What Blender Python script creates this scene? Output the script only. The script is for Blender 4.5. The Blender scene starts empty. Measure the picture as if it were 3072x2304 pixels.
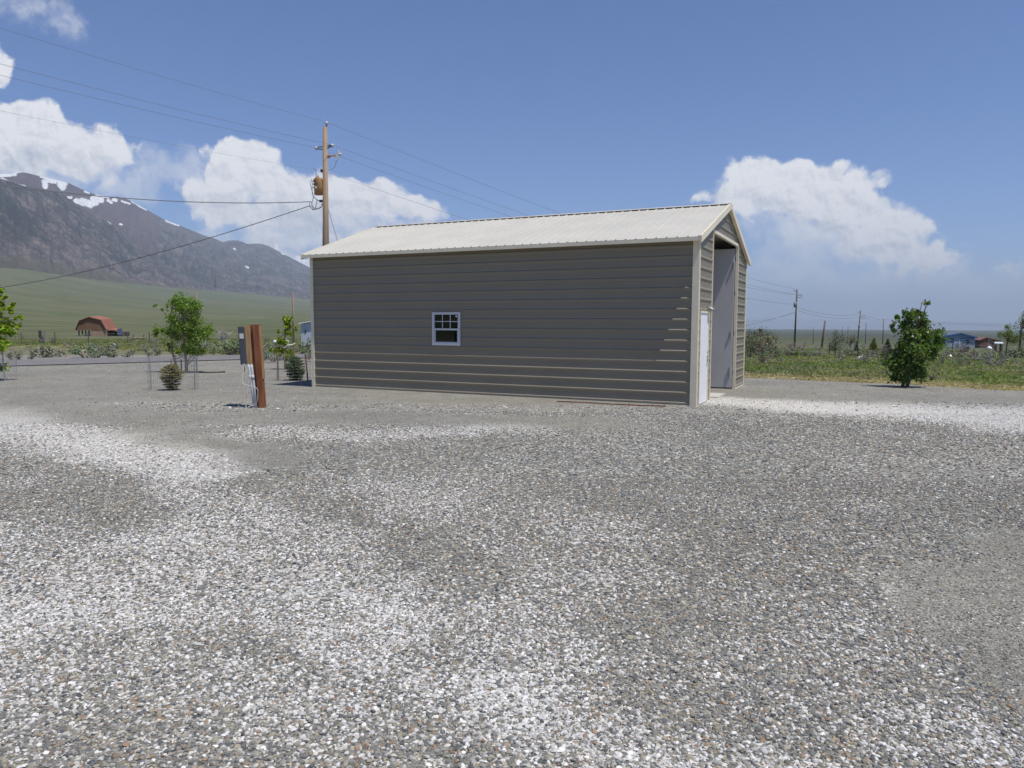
import bpy, math, random
import numpy as np
from mathutils import Vector, noise as mn

# ------------------------------------------------------------------ camera, sky, sun, exposure
S = bpy.context.scene
F, PITCH, ROLL, H = 2227., .081, -.0038, 1.8          # focal length for a 3072 px wide frame
COL = S.collection
cam_d = bpy.data.cameras.new("camera"); cam = bpy.data.objects.new("camera", cam_d); COL.objects.link(cam)
cam_d.sensor_width = 36; cam_d.lens = 36*F/3072; cam_d.clip_start = .1; cam_d.clip_end = 200000
cam.location = (0, 0, H); cam.rotation_mode = 'XYZ'
from mathutils import Matrix
cam.matrix_world = Matrix.Translation((0, 0, H)) @ Matrix.Rotation(math.pi/2-PITCH, 4, 'X') @ Matrix.Rotation(ROLL*-1, 4, 'Z')
S.camera = cam
S.view_settings.view_transform = 'Standard'; S.view_settings.look = 'None'
S.view_settings.exposure = 0.05; S.view_settings.gamma = 1
YAW = .4506
sun_h = Vector((.806, -.630)).normalized(); SUN_EL = math.radians(68.2)
sun_dir = Vector((sun_h.x*math.cos(SUN_EL), sun_h.y*math.cos(SUN_EL), math.sin(SUN_EL)))
sd = bpy.data.lights.new("sun", 'SUN'); sd.energy = 4.8; sd.angle = math.radians(.5); sd.color = (1, .95, .86)
so = bpy.data.objects.new("sun", sd); COL.objects.link(so); so.rotation_euler = sun_dir.to_track_quat('Z', 'Y').to_euler()

def ray(x, y):
    X = x-1536; Y = y-1152; cr, sr = math.cos(ROLL), math.sin(ROLL)
    X, Y = X*cr+Y*sr, -X*sr+Y*cr
    a, b, c = X/F, 1, -Y/F
    return Vector((a, math.cos(PITCH)*b+math.sin(PITCH)*c, -math.sin(PITCH)*b+math.cos(PITCH)*c))
def PD(x, y, d):                                      # the point d metres north along the line of sight
    r = ray(x, y); return Vector((r.x/r.y*d, d, H+r.z/r.y*d))

class NT:                                             # small helper for node graphs
    def __init__(s, t): s.t = t; s.n = t.nodes; s.l = t.links
    def __call__(s, typ, ins=None, **kw):
        n = s.n.new(typ)
        for k, v in kw.items(): setattr(n, k, v)
        for k, v in (ins or {}).items():
            i = n.inputs[k]
            if isinstance(v, bpy.types.NodeSocket): s.l.new(v, i)
            else: i.default_value = v
        return n
    def math(s, op, a, b=0., c=0., clamp=False):
        n = s.n.new('ShaderNodeMath'); n.operation = op; n.use_clamp = clamp
        for i, v in enumerate((a, b, c)):
            if isinstance(v, bpy.types.NodeSocket): s.l.new(v, n.inputs[i])
            else: n.inputs[i].default_value = v
        return n.outputs[0]
    def vmath(s, op, a, b=None, out=0):
        n = s.n.new('ShaderNodeVectorMath'); n.operation = op
        for i, v in enumerate((a, b)):
            if v is None: continue
            if isinstance(v, bpy.types.NodeSocket): s.l.new(v, n.inputs[i])
            else: n.inputs[i].default_value = v
        return n.outputs[out]
    def scale(s, a, f):
        n = s.n.new('ShaderNodeVectorMath'); n.operation = 'SCALE'; s.l.new(a, n.inputs[0])
        if isinstance(f, bpy.types.NodeSocket): s.l.new(f, n.inputs[3])
        else: n.inputs[3].default_value = f
        return n.outputs[0]
    def mix(s, f, a, b, mode='MIX'):
        n = s.n.new('ShaderNodeMix'); n.data_type = 'RGBA'; n.blend_type = mode
        for i, v in ((0, f), (6, a), (7, b)):
            if isinstance(v, bpy.types.NodeSocket): s.l.new(v, n.inputs[i])
            else: n.inputs[i].default_value = v if i == 0 else (*v[:3], 1)
        return n.outputs[2]
    def noise(s, vec, sc, det=4, rough=.5, dist=0, out=0, dim='3D'):
        n = s('ShaderNodeTexNoise', noise_dimensions=dim, ins={'Scale': sc, 'Detail': det, 'Roughness': rough, 'Distortion': dist}); s.l.new(vec, n.inputs['Vector']); return n.outputs[out]
    def step(s, v, a, b, to0=0., to1=1.):
        n = s('ShaderNodeMapRange', {0: v, 1: a, 2: b, 3: to0, 4: to1}, interpolation_type='SMOOTHSTEP'); return n.outputs[0]

W = bpy.data.worlds.new("World"); S.world = W; W.use_nodes = True
g = NT(W.node_tree); W.node_tree.nodes.clear()
sky = g('ShaderNodeTexSky', sky_type='NISHITA', sun_disc=False); sky.sun_elevation = SUN_EL
sky.sun_rotation = math.atan2(sun_h.x, sun_h.y); sky.altitude = 1500; sky.air_density = 1.0; sky.dust_density = .15; sky.ozone_density = 2.6
SKY_STR = .098
D = g('ShaderNodeTexCoord').outputs['Generated']
sx = g('ShaderNodeSeparateXYZ', {0: D})
yy = g.math('MAXIMUM', sx.outputs[1], .08)
cx_ = g.math('DIVIDE', sx.outputs[0], yy); cz_ = g.math('DIVIDE', sx.outputs[2], yy)
pv = g('ShaderNodeCombineXYZ', {0: cx_, 1: cz_, 2: 0.}).outputs[0]
# clouds: heaps at fixed compass directions and heights, each a cluster of lobes (2212-wide frame units)
def lobe(x, y, rx, ry):
    r = ray(x*1.3888, y*1.3888); return (r.x/r.y, r.z/r.y, rx*1.3888/F, ry*1.3888/F)
warp = g.vmath('SUBTRACT', g.noise(pv, 9., 3, .55, out=1, dim='2D'), (.5, .5, .5))
warp2 = g.vmath('SUBTRACT', g.noise(pv, 42., 4, .6, out=1, dim='2D'), (.5, .5, .5))
pw = g.vmath('ADD', pv, g.vmath('ADD', g.scale(warp, .030), g.scale(warp2, .008)))
def field(lobes):
    out = None
    for l in lobes:
        a, b, rx, ry = lobe(*l)
        q = g.vmath('MULTIPLY', g.vmath('SUBTRACT', pw, (a, b, 0)), (1/rx, 1/ry, 0))
        v = g.math('MULTIPLY', g.math('SUBTRACT', 1., g.vmath('LENGTH', q, out=1)), min(rx, ry))
        if out is None: out = v
        else: out = g.math('SMOOTH_MAX', out, v, .012)
    return out
crisp = field([(10, 305, 90, 62), (75, 320, 80, 52), (150, 325, 55, 38), (218, 322, 50, 32), (40, 265, 46, 32), (-14, 165, 22, 32), (95, 275, 22, 14),
               (515, 346, 46, 30), (500, 385, 52, 34), (570, 405, 60, 30), (640, 412, 50, 26), (700, 420, 70, 30), (790, 432, 64, 28), (480, 440, 70, 26), (600, 455, 90, 30), (892, 459, 22, 10),
               (1625, 372, 34, 24), (1660, 372, 50, 26), (1715, 385, 60, 32), (1780, 388, 58, 22), (1832, 384, 26, 8), (1590, 420, 36, 16), (1640, 425, 60, 22), (1700, 425, 80, 30), (1770, 430, 66, 34), (1850, 455, 60, 34), (1890, 460, 30, 26), (1900, 490, 60, 30), (1930, 505, 38, 22), (1990, 545, 46, 18)])
based = field([(60, 350, 130, 60), (190, 355, 90, 50), (40, 400, 130, 40), (650, 470, 190, 60), (500, 440, 110, 50), (780, 470, 110, 44), (600, 520, 170, 40), (820, 490, 80, 26), (720, 520, 160, 34), (560, 545, 130, 26), (1680, 435, 120, 34), (1800, 480, 120, 44), (1900, 530, 110, 36), (1985, 570, 80, 20), (2168, 563, 30, 9)])
soft = field([(75, 22, 95, 26), (130, 45, 45, 22), (30, 5, 60, 20), (360, 385, 100, 34), (430, 375, 60, 22), (250, 415, 140, 30), (640, 530, 260, 38), (420, 350, 24, 7), (160, 405, 230, 22),
              (1780, 520, 200, 60), (1940, 600, 190, 46), (2150, 630, 60, 26), (1700, 590, 220, 50), (2060, 640, 200, 34), (870, 520, 60, 22)])
def puffs(P, sc, det=1.):
    v = g('ShaderNodeTexVoronoi', {'Scale': sc, 'Vector': P, 'Detail': det, 'Roughness': .55, 'Smoothness': .35}, feature='SMOOTH_F1', normalize=True, voronoi_dimensions='2D'); return v.outputs['Distance']
bil = g.noise(pw, 34., 7, .62, dim='2D'); bil2 = g.noise(pw, 11., 3, .55, dim='2D'); pf = puffs(pw, 20.)
d1 = g.math('ADD', crisp, g.math('ADD', g.math('MULTIPLY', g.math('SUBTRACT', bil, .5), .022), g.math('MULTIPLY', g.math('SUBTRACT', .40, pf), .034)))
d1 = g.math('ADD', d1, .007); a1 = g.step(d1, -.001, .0075)
d3 = g.math('ADD', based, g.math('ADD', g.math('MULTIPLY', g.math('SUBTRACT', bil, .5), .045), g.math('MULTIPLY', g.math('SUBTRACT', .40, pf), .02)))
a3 = g.math('MULTIPLY', g.step(d3, -.006, .026), .9)
d2 = g.math('ADD', soft, g.math('ADD', g.math('MULTIPLY', g.math('SUBTRACT', bil, .5), .06), g.math('MULTIPLY', g.math('SUBTRACT', bil2, .5), .07)))
a2 = g.math('MULTIPLY', g.step(d2, -.012, .03), .62)
off = g.vmath('ADD', pw, (.004, .009, 0)); off2 = g.vmath('ADD', pw, (.003, .005, 0))
relA = g.math('SUBTRACT', puffs(off, 20.), pf)
relB = g.math('SUBTRACT', g.noise(pw, 44., 3, .6, dim='2D'), g.noise(off2, 44., 3, .6, dim='2D'))
deep = g.step(d3, .0, .05)
lit = g.math('ADD', g.math('MULTIPLY', relA, 1.1), g.math('MULTIPLY', relB, 1.1))  # sunward relief shading painted into the cloud colour, greyer deep in the bases
lit = g.math('ADD', lit, g.math('SUBTRACT', .97, g.math('MULTIPLY', deep, .50)), clamp=True)
ccol = g.mix(lit, (.36, .43, .56), (.93, .93, .95))
skyc = g.vmath('MULTIPLY', sky.outputs[0], (SKY_STR*.74, SKY_STR*.89, SKY_STR*1.19))
c = g.mix(a2, skyc, g.mix(.42, ccol, (.62, .68, .78)))
c = g.mix(a3, c, ccol); c = g.mix(a1, c, ccol)
bg = g('ShaderNodeBackground', {'Color': c, 'Strength': 1.})
g('ShaderNodeOutputWorld', {0: bg.outputs[0]})

# ------------------------------------------------------------------ materials
def newmat(name):
    m = bpy.data.materials.new(name); m.use_nodes = True; m.node_tree.nodes.clear(); return m, NT(m.node_tree)
def finish(g, bsdf, bump=None): g('ShaderNodeOutputMaterial', {0: bsdf})
def M(name, col, rough=.75, var=.18, scale=6., metal=0., bump=0., stretch=(1, 1, 1), col2=None, spec=.4):
    m, g = newmat(name)
    tc = g.vmath('MULTIPLY', g('ShaderNodeTexCoord').outputs['Object'], stretch)
    n = g.noise(tc, scale, 6, .6); f = g.step(n, .3, .7)
    a = [x*(1-var) for x in col]; b = [min(1, x*(1+var)) for x in col] if col2 is None else col2
    c = g.mix(f, a, b)
    ins = {'Base Color': c, 'Roughness': rough, 'Metallic': metal, 'Specular IOR Level': spec}
    if bump:
        bn = g('ShaderNodeBump', {'Height': g.noise(tc, scale*4, 5, .6), 'Strength': .6, 'Distance': bump}); ins['Normal'] = bn.outputs[0]
    finish(g, g('ShaderNodeBsdfPrincipled', ins).outputs[0]); return m
def leafmat(name, rough=.5, trans=.35, spec=.4):
    m, g = newmat(name)
    c = g('ShaderNodeAttribute', attribute_name='Col').outputs['Color']
    p = g('ShaderNodeBsdfPrincipled', {'Base Color': c, 'Roughness': rough, 'Specular IOR Level': spec})
    t = g('ShaderNodeBsdfTranslucent', {'Color': g.mix(1., c, (1., 1.15, .55), 'MULTIPLY')})
    finish(g, g('ShaderNodeMixShader', {0: trans, 1: p.outputs[0], 2: t.outputs[0]}).outputs[0]); return m

def sstep(x, a, b):
    t = np.clip((x-a)/(b-a), 0, 1); return t*t*(3-2*t)
rngH = np.random.RandomState(7); PERM = rngH.rand(256, 256)
def vnoise(x, y):
    xi = np.floor(x).astype(int); yi = np.floor(y).astype(int); fx = x-xi; fy = y-yi
    fx = fx*fx*(3-2*fx); fy = fy*fy*(3-2*fy)
    P = lambda a, b: PERM[a & 255, b & 255]
    return (P(xi, yi)*(1-fx)+P(xi+1, yi)*fx)*(1-fy)+(P(xi, yi+1)*(1-fx)+P(xi+1, yi+1)*fx)*fy
def fbm(x, y, o=5, gain=.5, ridge=False):
    s = 0; a = 1; t = 0
    for i in range(o):
        n = vnoise(x*2**i+17.3*i, y*2**i+9.1*i)
        if ridge: n = 1-np.abs(2*n-1)
        s = s+a*n; t += a; a *= gain
    return s/t

# ------------------------------------------------------------------ terrain heights
BX0 = [-900, 0, 108, 217, 390, 564, 694, 929, 1100, 1400, 1700]
BY0 = [770, 818, 827, 845, 864, 879, 886, 906, 925, 955, 966]
def to_me(xs, ys):                                    # frame profile -> (1536+F*x/y, z/y) of the real direction
    r = [ray(a, b) for a, b in zip(xs, ys)]; return np.array([1536+F*q.x/q.y for q in r]), np.array([q.z/q.y for q in r])
BX, BE = to_me(BX0, BY0)
def to_px(m, E):                                      # back again, to place snow fields and rock bands
    c, s = math.cos(PITCH), math.sin(PITCH); d = c-E*s; v = s+E*c
    X = F*m/d; Y = -F*v/d; cr, sr = math.cos(ROLL), math.sin(ROLL); return 1536+X*cr-Y*sr, 1152+X*sr+Y*cr
def pxX(x, y): return np.where(y > .01, np.clip(1536+F*x/np.maximum(y, .01), -900, 4200), np.where(x < 0, -900, 4200))
def RB(X): return np.interp(X, [-900, 0, 930, 1700], [3200, 3600, 6500, 9000])
def G(x, y):
    x = np.asarray(x, float); y = np.asarray(y, float)
    r = np.hypot(x, y); X = pxX(x, y)
    left = 1-sstep(X, 1000, 2200); left = np.where(y < 0, np.where(x < 0, left, 0), left)
    rb = RB(X); Eb = np.interp(X, BX, BE); cs = np.cos(np.arctan(np.clip((X-1536)/F, -1.2, 1.2)))
    zb = Eb*rb*cs+1.8
    s = np.clip((r-150)/(rb-150), 0, 1.06)
    zl = np.where(r < 40, 0, np.where(r < 150, -1.0*(r-40)/110, -1+(zb+1)*s**1.75))
    zr = np.interp(r, [0, 24, 300, 1500, 4000, 9000, 14000, 20000, 60000], [0, 0, -5.3, -22, -40, -58, -74, -160, -600])
    z = zl*left+zr*(1-left)
    return z + sstep(r, 45, 120)*(fbm(x*.03, y*.03, 3)-.5)*.5
def Gs(x, y): return float(G(x, y))
def at(px, py):                                       # where the line of sight meets the ground
    d = ray(px, py); d = d/d.y; y = 3.
    while y < 5000:
        p = Vector((0, 0, H))+d*y
        if p.z < Gs(p.x, p.y): return Vector((p.x, p.y, Gs(p.x, p.y)))
        y *= 1.004
    return p
def gd(px, dist):
    r = ray(px, 970); x = r.x/r.y*dist; return Vector((x, dist, Gs(x, dist)))

# ------------------------------------------------------------------ object helpers
def tag(o, label=None, cat=None, group=None, kind=None):
    if label: o['label'] = label
    if cat: o['category'] = cat
    if group: o['group'] = group
    if kind: o['kind'] = kind
    return o
def thing(name, loc, label, cat, group=None):
    o = bpy.data.objects.new(name, None); COL.objects.link(o); o.location = loc; o.empty_display_size = .2
    return tag(o, label, cat, group)
def world_loc(o):
    l = Vector((0, 0, 0))
    while o: l += o.location; o = o.parent
    return l
class MB:
    def __init__(s): s.v = []; s.f = []
    def poly(s, pts):
        n = len(s.v); s.v += [tuple(p) for p in pts]; s.f.append(tuple(range(n, n+len(pts))))
    def hexa(s, p):                                   # 8 corners: bottom ring 0-3, top ring 4-7
        n = len(s.v); s.v += [tuple(q) for q in p]
        s.f += [tuple(n+i for i in q) for q in ((0, 3, 2, 1), (4, 5, 6, 7), (0, 1, 5, 4), (1, 2, 6, 5), (2, 3, 7, 6), (3, 0, 4, 7))]
    def box(s, x0, x1, y0, y1, z0, z1, fn=None):
        c = [(x0, y0, z0), (x1, y0, z0), (x1, y1, z0), (x0, y1, z0), (x0, y0, z1), (x1, y0, z1), (x1, y1, z1), (x0, y1, z1)]
        s.hexa([fn(*q) for q in c] if fn else c)
    def tube(s, pts, r, n=6, cap=True):
        pts = [Vector(p) for p in pts]; rr = r if isinstance(r, (list, tuple)) else [r]*len(pts); base = len(s.v)
        up = Vector((0, 0, 1)); prev = None
        for i, p in enumerate(pts):
            t = (pts[min(i+1, len(pts)-1)]-pts[max(i-1, 0)]).normalized()
            if prev is None: a = t.cross(up if abs(t.z) < .9 else Vector((1, 0, 0))).normalized()
            else: a = (prev-t*prev.dot(t)).normalized()
            prev = a; b = t.cross(a)
            for k in range(n):
                th = 2*math.pi*k/n; s.v.append(tuple(p+(a*math.cos(th)+b*math.sin(th))*rr[i]))
        for i in range(len(pts)-1):
            for k in range(n):
                k2 = (k+1) % n; s.f.append((base+i*n+k, base+i*n+k2, base+(i+1)*n+k2, base+(i+1)*n+k))
        if cap:
            s.f.append(tuple(base+k for k in range(n))[::-1]); e = base+(len(pts)-1)*n; s.f.append(tuple(e+k for k in range(n)))
    def build(s, name, mat, parent=None, smooth=False):
        me = bpy.data.meshes.new(name); off = world_loc(parent) if parent else Vector((0, 0, 0))
        me.from_pydata([(x-off.x, y-off.y, z-off.z) for x, y, z in s.v], [], s.f); me.materials.append(mat)
        if smooth: me.polygons.foreach_set('use_smooth', [True]*len(me.polygons))
        o = bpy.data.objects.new(name, me); COL.objects.link(o)
        if parent: o.parent = parent
        return o
def npmesh(name, V, Fc, mat, parent=None, cols=None, attrs=None, smooth=False):
    V = np.asarray(V, float).reshape(-1, 3)
    if parent is not None: V = V-np.array(world_loc(parent))
    k = Fc.shape[1]; me = bpy.data.meshes.new(name)
    me.vertices.add(len(V)); me.vertices.foreach_set('co', V.astype(np.float32).ravel())
    me.loops.add(Fc.size); me.loops.foreach_set('vertex_index', Fc.astype(np.int32).ravel())
    me.polygons.add(len(Fc)); me.polygons.foreach_set('loop_start', np.arange(0, Fc.size, k, dtype=np.int32))
    me.polygons.foreach_set('loop_total', np.full(len(Fc), k, np.int32))
    if smooth: me.polygons.foreach_set('use_smooth', np.ones(len(Fc), bool))
    me.update(calc_edges=True); me.validate()
    if cols is not None:
        a = me.color_attributes.new('Col', 'FLOAT_COLOR', 'POINT'); a.data.foreach_set('color', np.c_[cols, np.ones(len(cols))].astype(np.float32).ravel())
    for n_, d in (attrs or {}).items():
        a = me.attributes.new(n_, 'FLOAT', 'POINT'); a.data.foreach_set('value', np.asarray(d, np.float32).ravel())
    if mat: me.materials.append(mat)
    o = bpy.data.objects.new(name, me); COL.objects.link(o)
    if parent is not None: o.parent = parent
    return o
def grid_faces(nr, nc):
    i = np.arange(nr-1)[:, None]*nc+np.arange(nc-1)[None]; i = i.ravel(); return np.c_[i, i+1, i+nc+1, i+nc]

# ------------------------------------------------------------------ ground material (shared pieces)
def soil_color(g, P):
    n1 = g.noise(P, .35, 6, .6); n2 = g.noise(P, 4., 5, .7)
    c = g.mix(g.step(n1, .35, .65), (.19, .165, .115), (.115, .125, .062))
    return g.mix(g.math('MULTIPLY', g.step(n2, .42, .75), .45), c, (.25, .22, .16))
m_gravel, g = newmat('gravel')
P = g('ShaderNodeTexCoord').outputs['Object']
pale = g('ShaderNodeAttribute', attribute_name='pale').outputs['Fac']; fine = g('ShaderNodeAttribute', attribute_name='fine').outputs['Fac']; edge = g('ShaderNodeAttribute', attribute_name='edge').outputs['Fac']
def stones(scale):
    v = g('ShaderNodeTexVoronoi', {'Scale': scale, 'Vector': P}); s = g('ShaderNodeSeparateColor', {0: v.outputs['Color']})
    r1 = g('ShaderNodeValToRGB', {0: s.outputs[0]}); cr = r1.color_ramp; cr.interpolation = 'CONSTANT'
    pal = [(0, (.10, .108, .118)), (.14, (.165, .17, .17)), (.32, (.215, .213, .198)), (.5, (.145, .155, .15)), (.62, (.29, .265, .212)), (.74, (.25, .248, .245)), (.86, (.27, .21, .16)), (.89, (.46, .45, .42)), (.96, (.64, .63, .60))]
    cr.elements[0].position = 0; cr.elements[0].color = (*pal[0][1], 1); cr.elements[1].position = pal[1][0]; cr.elements[1].color = (*pal[1][1], 1)
    for p_, c_ in pal[2:]: e = cr.elements.new(p_); e.color = (*c_, 1)
    white = g.mix(s.outputs[1], (.36, .355, .345), (.62, .61, .595))
    return r1.outputs[0], white, s.outputs[2], v.outputs['Distance']
cA, wA, rA, dA = stones(38.); cB, wB, rB, dB = stones(95.)
pn = g.noise(P, 2.2, 6, .65); pn2 = g.noise(P, .5, 4, .6)
pp = g.math('ADD', pale, g.math('ADD', g.math('MULTIPLY', g.math('SUBTRACT', pn, .5), .55), g.math('MULTIPLY', g.math('SUBTRACT', pn2, .5), .35)), clamp=True)
pA = g.math('LESS_THAN', rA, pp); pB = g.math('LESS_THAN', rB, pp)
colA = g.mix(pA, cA, wA); colB = g.mix(pB, cB, wB)
fn = g.math('ADD', fine, g.math('MULTIPLY', g.math('SUBTRACT', g.noise(P, 3., 5, .6), .5), .5))
ff = g.step(fn, .35, .65)
colB = g.mix(g.math('MULTIPLY', ff, .55), colB, g.mix(pp, (.178, .176, .158), (.46, .45, .43)))
col = g.mix(ff, colA, colB)
big = g.noise(P, .22, 5, .6)
col = g.mix(1., col, g.mix(g.step(big, .3, .7), (.90, .9, .88), (1.1, 1.06, .99)), 'MULTIPLY')
bro = g.noise(P, .8, 7, .7); col = g.mix(g.math('MULTIPLY', ff, g.math('MULTIPLY', g.step(bro, .48, .66), .6)), col, g.mix(g.noise(P, 30., 4, .7), (.13, .118, .098), (.27, .25, .21)))
en = g.math('ADD', edge, g.math('MULTIPLY', g.math('SUBTRACT', g.noise(P, 1.1, 6, .65), .5), .9))
ef = g.step(en, .42, .62)
col = g.mix(ef, col, soil_color(g, P))
hA = g.math('MULTIPLY', g.math('SUBTRACT', .5, dA), .9); hB = g.math('MULTIPLY', g.math('SUBTRACT', .5, dB), .35)
hgt = g.math('ADD', g.math('MULTIPLY', hA, g.math('SUBTRACT', 1., ff)), hB)
bmp = g('ShaderNodeBump', {'Height': hgt, 'Strength': .8, 'Distance': .012})
finish(g, g('ShaderNodeBsdfPrincipled', {'Base Color': col, 'Roughness': .9, 'Specular IOR Level': .2, 'Normal': bmp.outputs[0]}).outputs[0])

# pale (limestone-dusted) patches of the yard and patches of fine packed dirt, laid out on the ground
def gxy(px, py):                                      # flat yard: ground point of a 2212-wide frame position
    d = ray(px*1.3888, py*1.3888); t = -H/d.z; return d.x*t, d.y*t
def patch(x, y, pts, w):                              # soft polyline brush on the ground, pts=(px,py,radius m)
    best = np.zeros_like(x)
    P_ = [(*gxy(a, b), r) for a, b, r in pts]
    if len(P_) == 1: P_ = P_*2
    for (x0, y0, r0), (x1, y1, r1) in zip(P_, P_[1:]):
        dx, dy = x1-x0, y1-y0; L = dx*dx+dy*dy+1e-9
        t = np.clip(((x-x0)*dx+(y-y0)*dy)/L, 0, 1)
        d = np.hypot(x-x0-t*dx, y-y0-t*dy)/(r0+(r1-r0)*t)
        best = np.maximum(best, 1-sstep(d, .2, 1.6))
    return best*w
def pale_f(x, y):
    x = x+(fbm(x*.9, y*.9, 3)-.5)*.9; y = y+(fbm(x*.9+50, y*.9, 3)-.5)*.9
    p = np.full_like(x, .06)
    for pts, w in [([(1545, 862, .9), (1720, 873, 1.35), (1950, 884, 1.9), (2212, 897, 2.4), (2700, 912, 3.)], .92),
                   ([(-300, 880, 1.6), (0, 930, 1.1), (180, 962, .9), (330, 1003, .75), (420, 1040, .6)], .72),
                   ([(420, 1040, .5), (520, 1130, .6), (700, 1200, .7)], .35),
                   ([(-200, 1240, 1.3), (120, 1290, 1.), (420, 1290, 1.)], .46),
                   ([(300, 1190, .7), (620, 1250, .7), (900, 1330, .5)], .5),
                   ([(580, 938, .8), (760, 945, .7), (1090, 930, .9)], .42), ([(960, 938, .6), (1080, 926, .7)], .45),
                   ([(640, 1330, .5), (860, 1440, .4), (1000, 1500, .35)], .42), ([(1120, 1500, .3), (1270, 1600, .35), (1500, 1640, .3), (1800, 1650, .2)], .5),
                   ([(-100, 1560, .6), (300, 1500, .5), (700, 1560, .4)], .36), ([(1300, 1230, .6), (1180, 1330, .4), (1250, 1420, .3)], .3),
                   ([(900, 1080, 1.), (1300, 1180, .8)], .25), ([(1950, 1560, .3), (2150, 1600, .3)], .3)]:
        p = np.maximum(p, patch(x, y, pts, w))
    return p
def fine_f(x, y):
    x = x+(fbm(x*.8+9, y*.8, 3)-.5)*1.2; y = y+(fbm(x*.8, y*.8+31, 3)-.5)*1.2
    f = sstep(y, 14.5, 18.5)*(1-.75*patch(x, y, [(1560, 866, 1.2), (1950, 884, 2.2), (2700, 905, 3.)], 1.))
    for pts, w in [([(300, 940, 1.), (430, 965, .8), (560, 1000, .7)], .75), ([(0, 890, 2.), (300, 915, 1.6), (700, 905, 1.5), (1300, 915, 1.2)], .7),
                   ([(2300, 1180, 1.0), (2140, 1300, .8), (2060, 1450, .45), (2250, 1560, .5)], .62), ([(2100, 1000, 1.5), (1960, 1200, .4)], .45)]:
        f = np.maximum(f, patch(x, y, pts, w))
    return f
# yard edges (ground metres): beyond these lines the gravel gives way to field soil
def yard_edge(x, y):
    rgt = gxy(1616, 809); r2 = gxy(2212, 832)
    t = (x-rgt[0])/(r2[0]-rgt[0]); yr = rgt[1]+(r2[1]-rgt[1])*t
    yl = np.where(x < -15.5, 34.6+(x+15.5)*.9, np.where(x < -6, 34.6, 34.6-(x+6)*.62))
    lim = np.where(x < 8, np.maximum(yl, yr), yr)
    return y-lim
nx, ny = 330, 200
gx = np.linspace(-42, 26, nx); gy = np.linspace(-4, 42, ny); XX, YY = np.meshgrid(gx, gy)
ZZ = G(XX, YY)+.012+(fbm(XX*.5, YY*.5, 3)-.5)*.03*sstep(np.abs(YY-18), 9, 12)*0
ed = sstep(yard_edge(XX, YY), -2.2, 2.2)
yard = npmesh('gravel_yard', np.c_[XX.ravel(), YY.ravel(), ZZ.ravel()], grid_faces(ny, nx), m_gravel,
              attrs={'pale': pale_f(XX, YY).ravel(), 'fine': fine_f(XX, YY).ravel(), 'edge': ed.ravel()}, smooth=True)
tag(yard, kind='structure')

# valley floor and alluvial fan
m_field, g = newmat('field_soil')
P = g('ShaderNodeTexCoord').outputs['Object']
near = soil_color(g, P)
v1 = g.noise(P, .02, 8, .65); v2 = g.noise(P, .0022, 6, .6); v3 = g.noise(g.vmath('MULTIPLY', P, (.6, 2.2, 1)), .0011, 5, .55)
far = g.mix(g.step(v1, .35, .65), (.082, .092, .048), (.145, .142, .088))
far = g.mix(g.math('MULTIPLY', g.step(v2, .4, .65), .5), far, (.155, .14, .095))
far = g.mix(g.math('MULTIPLY', g.step(v3, .42, .6), .45), far, (.075, .095, .055))
sp_ = g('ShaderNodeSeparateXYZ', {0: P}); plain = g.step(sp_.outputs[0], -400., 900.)
far = g.mix(1., far, g.mix(plain, (.94, 1.0, .88), (.52, .58, .64)), 'MULTIPLY')
ln = g.vmath('LENGTH', P, out=1)
finish(g, g('ShaderNodeBsdfPrincipled', {'Base Color': g.mix(g.step(ln, 40., 160.), near, far), 'Roughness': .95, 'Specular IOR Level': .1}).outputs[0])
az = np.radians(np.r_[np.arange(-180, -50, 4.), np.arange(-50, 50, .25), np.arange(50, 180.1, 4.)])
rr = np.r_[np.linspace(0.01, 60, 34)[:-1], np.geomspace(60, 48000, 150)]
RR, AA = np.meshgrid(rr, az, indexing='ij'); TX, TY = RR*np.sin(AA), RR*np.cos(AA)
o = npmesh('valley_ground', np.c_[TX.ravel(), TY.ravel(), (G(TX, TY)-.05*(1-sstep(RR, 45, 60))).ravel()], grid_faces(len(rr), len(az)), m_field, smooth=True)
tag(o, kind='structure')

# paved road beyond the yard
m_road = M('asphalt', (.165, .155, .155), .9, .1, 1.5, bump=.004)
A0 = np.array([-20.2, 29.7]); dv = np.array([.765, .644]); dv = dv/np.hypot(*dv); nv = np.array([-dv[1], dv[0]])
ts = np.linspace(-60, 42, 60); V = []
for t in ts:
    for w in np.linspace(0, 6.0, 5):
        q = A0+dv*t+nv*w; V.append((q[0], q[1], float(G(q[0], q[1]))+.045+.02*math.sin(math.pi*w/6)))
tag(npmesh('road', np.array(V), grid_faces(len(ts), 5), m_road, smooth=True), kind='structure')

# ------------------------------------------------------------------ mountains
m_mtn, g = newmat('mountain_rock')
P = g('ShaderNodeTexCoord').outputs['Object']
snow = g('ShaderNodeAttribute', attribute_name='snow').outputs['Fac']; bare = g('ShaderNodeAttribute', attribute_name='bare').outputs['Fac']; low = g('ShaderNodeAttribute', attribute_name='low').outputs['Fac']
n1 = g.noise(P, .0035, 8, .68); n2 = g.noise(P, .022, 8, .8); n3 = g.noise(P, .012, 8, .7)
rock = g.mix(g.step(n3, .38, .62), (.080, .072, .080), (.24, .20, .18))
trees = g.mix(g.step(n2, .4, .6), (.026, .034, .034), (.050, .060, .055))
tf = g.step(g.math('ADD', g.math('MULTIPLY', n1, .38), g.math('ADD', g.math('MULTIPLY', n2, .62), g.math('MULTIPLY', low, -.08))), .455, .53)
col = g.mix(tf, rock, trees)
bcol = g.mix(g.step(n1, .4, .62), (.125, .090, .090), (.092, .078, .080))
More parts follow.
